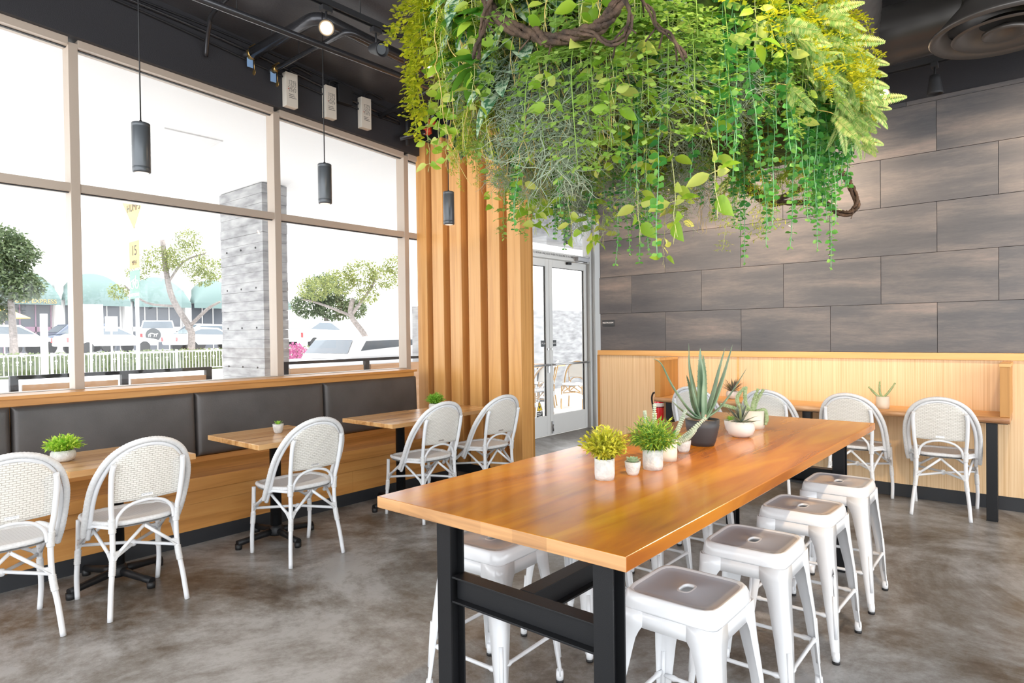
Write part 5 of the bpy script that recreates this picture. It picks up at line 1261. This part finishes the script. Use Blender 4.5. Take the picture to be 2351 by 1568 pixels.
for y in (8.35, 12.17, 16.01, 19.85, 23.7, 27.55): MB().box(.0, .5, y-.22, y+.22, 0, 6.3).build('pilaster', BW, bt)
struct(MB().box(-60, -32, -40, 60, -.1, .57).build('ground_car_park', mat('car_park_paving', (.66, .65, .64), .9)))
# parked vehicles
def car(label, loc, rz, L_, W_, H_, kind, paint, name='car', cat='car'):
    t = thing(name, label, cat, loc, rz); z0 = .28
    if kind == 'boxy': body = [(-.5, .30), (-.5, .62), (-.30, .66), (.5, .66), (.5, .30)]; cab = [(-.27, .66), (-.20, .97), (.47, 1.0), (.49, .66)]
    elif kind == 'suv': body = [(-.5, .26), (-.49, .52), (-.24, .60), (.5, .62), (.5, .26)]; cab = [(-.26, .60), (-.11, .95), (.30, .98), (.47, .62)]
    else: body = [(-.5, .26), (-.49, .48), (-.22, .60), (.48, .64), (.5, .28)]; cab = [(-.24, .59), (-.06, .95), (.20, .97), (.42, .64)]
    m_ = MB(); m_.prism([(x*L_, z*H_) for x, z in body], 1, -W_/2, W_/2); m_.build('body', paint, t, bevel=.10)
    m_ = MB(); b = len(m_.v); n_ = len(cab)
    for s in (-1, 1):
        for x, z in cab: m_.v.append((x*L_, s*W_/2*(.94 if z < .7 else .80), z*H_))
    m_.face(range(n_)); m_.face([n_+i for i in range(n_)][::-1])
    for i in range(n_): j = (i+1) % n_; m_.face((i, n_+i, n_+j, j))
    m_.build('cabin', paint, t, bevel=.05)
    m_ = MB()
    cx_ = sum(p[0] for p in cab)/n_; cz_ = sum(p[1] for p in cab)/n_
    for s in (-1, 1):
        pts = []
        for x, z in cab: x2 = cx_+(x-cx_)*.84; z2 = cz_+(z-cz_)*.66; k = (z2-.6)/.38; pts.append((x2*L_, s*(W_/2*(.94-.14*max(0, k))+.012), z2*H_))
        b = len(m_.v); m_.v += pts; m_.v += [(p[0], p[1]-s*.03, p[2]) for p in pts]; m_.face([b+i for i in range(n_)] if s < 0 else [b+i for i in range(n_)][::-1])
        for i in range(n_): j = (i+1) % n_; m_.face((b+i, b+j, b+n_+j, b+n_+i))
    for A, B in ((cab[0], cab[1]), (cab[3], cab[2])):
        P1 = (A[0]*.75+B[0]*.25, A[1]*.75+B[1]*.25); P2 = (A[0]*.12+B[0]*.88, A[1]*.12+B[1]*.88); e_ = -.012 if A is cab[0] else .012
        m_.quad((P1[0]*L_+e_, -W_*.42, P1[1]*H_+.01), (P1[0]*L_+e_, W_*.42, P1[1]*H_+.01), (P2[0]*L_+e_, W_*.37, P2[1]*H_+.01), (P2[0]*L_+e_, -W_*.37, P2[1]*H_+.01))
    m_.build('windows', CARGLASS, t)
    rw = H_*.21
    for x in (-.32*L_, .31*L_):
        for s in (-1, 1): MB().tube([(x, s*(W_/2-.20), rw), (x, s*(W_/2+.01), rw)], rw, 20).build('wheel', RUBBER, t)
    m_ = MB()
    for s in (-1, 1): m_.box(L_*.5-.01, L_*.5+.012, s*W_*.44-.07, s*W_*.44+.07, H_*.42, H_*.58)
    m_.build('tail_light', REDEX, t)
    return t
CW = mat('car_white', (.80, .80, .81), .25, coat=.5); CD = mat('car_dark_blue', (.05, .07, .11), .2, coat=.5); CG = mat('car_grey', (.40, .41, .43), .3, coat=.4)
GP = 'vehicles parked across the street'
def carat(px_, d_, *a, dz=.68, **k): x_, y_, z_ = at(px_, d_, -.1); c = car(a[0], (x_, y_, z_+dz), *a[1:], **k); c['group'] = GP; return c
carat(20, 33, 'white car cut off by the left edge outside', R(-78), 4.6, 1.85, 1.62, 'sedan', CW)
carat(170, 38, 'dark blue SUV between the white cars outside the left window', R(95), 4.8, 1.95, 1.75, 'suv', CD)
carat(248, 35, 'white sedan right of the dark SUV outside', R(-80), 4.7, 1.85, 1.50, 'sedan', CW)
c = carat(363, 40, 'white boxy off-road vehicle with a covered spare wheel on its back', R(-20), 4.3, 1.95, 1.85, 'boxy', CW, name='off_road_vehicle')
o = MB().tube([(2.15, -.25, .98), (2.40, -.25, .98)], .40, 28).build('spare_wheel_cover', mat('wheel_cover', (.05, .055, .06), .6), c)
m_ = MB(); m_.tube(smooth([(2.41, -.5, .95), (2.41, -.42, 1.05), (2.41, -.3, 1.06), (2.41, -.15, 1.02), (2.41, -.0, 1.05)], 4), .03, 6)
for x in (-.46, -.38, -.18, -.08): m_.tube([(2.41, x, 1.0), (2.41, x-.03, .86)], .018, 5)
m_.build('horse_emblem', WHITEINK, o)
carat(478, 38, 'white hatchback partly behind the concrete pillar, nearer one', R(-85), 4.5, 1.85, 1.42, 'sedan', CW)
carat(492, 44, 'white SUV behind the hatchback, left of the concrete pillar', R(-85), 4.7, 1.9, 1.75, 'suv', CW)
carat(735, 38, 'pale car with bluish window behind the near off-roader', R(-75), 4.6, 1.85, 1.72, 'sedan', CW)
c = carat(850, 15, 'near white soft-top off-roader with grey pillars behind the cedar railing', R(93), 4.9, 1.8, 1.46, 'boxy', CW, dz=.0, name='soft_top_vehicle')
# parasol and motorcycle far left, scooter with pink flowers
x_, y_, z_ = at(12, 35.5); z_ = .57; t = thing('patio_parasol', 'small orange parasol at the far left outside', 'parasol', (x_, y_, z_)); MB().lathe([(1.2, 2.0), (1.2, 2.05), (.02, 2.6)], n=8, sm=False).build('canopy', mat('parasol_orange', (.85, .50, .15), .8), t); MB().tube([(0, 0, 0), (0, 0, 2.6)], .03, 6).build('pole', WHITE, t)
x_, y_, z_ = at(66, 35.2); z_ = .57; t = thing('motorcycle', 'parked motorcycle beside the far left shop front', 'motorcycle', (x_, y_, z_), R(60))
for x in (-.6, .6): MB().tube([(x, -.06, .32), (x, .06, .32)], .32, 18).build('wheel', RUBBER, t)
m_ = MB().blob((0, 0, .72), .3, 10, 0, (1.5, .5, .55)); m_.build('tank', CG, t); MB().tube([(.6, 0, .32), (.4, 0, 1.0), (.35, -.3, 1.05)], .03, 6).build('fork', STEEL, t); MB().box(-.6, 0, -.12, .12, .72, .82).build('saddle', BLACKM, t)
x_, y_, z_ = at(680, 26); m_ = MB(); r2 = random.Random(2)
for i in range(500): d = Vector((r2.gauss(0, 1), r2.gauss(0, 1), r2.gauss(0, 1))).normalized()*.45*r2.random()**.4; m_.leaf(Vector((0, 0, .75))+d, (r2.uniform(-1, 1), r2.uniform(-1, 1), 1), (1, 0, 0), .09, .07, 0, 1)
m_.tube([(0, 0, 0), (0, 0, .5)], .03, 5)
tag(m_.build('flowering_bush', leafmat('petal_magenta', (.26, .06, .14), (.36, .10, .22))), 'bright magenta flowering bush right of the concrete pillar', 'bush').location = (x_, y_, z_)
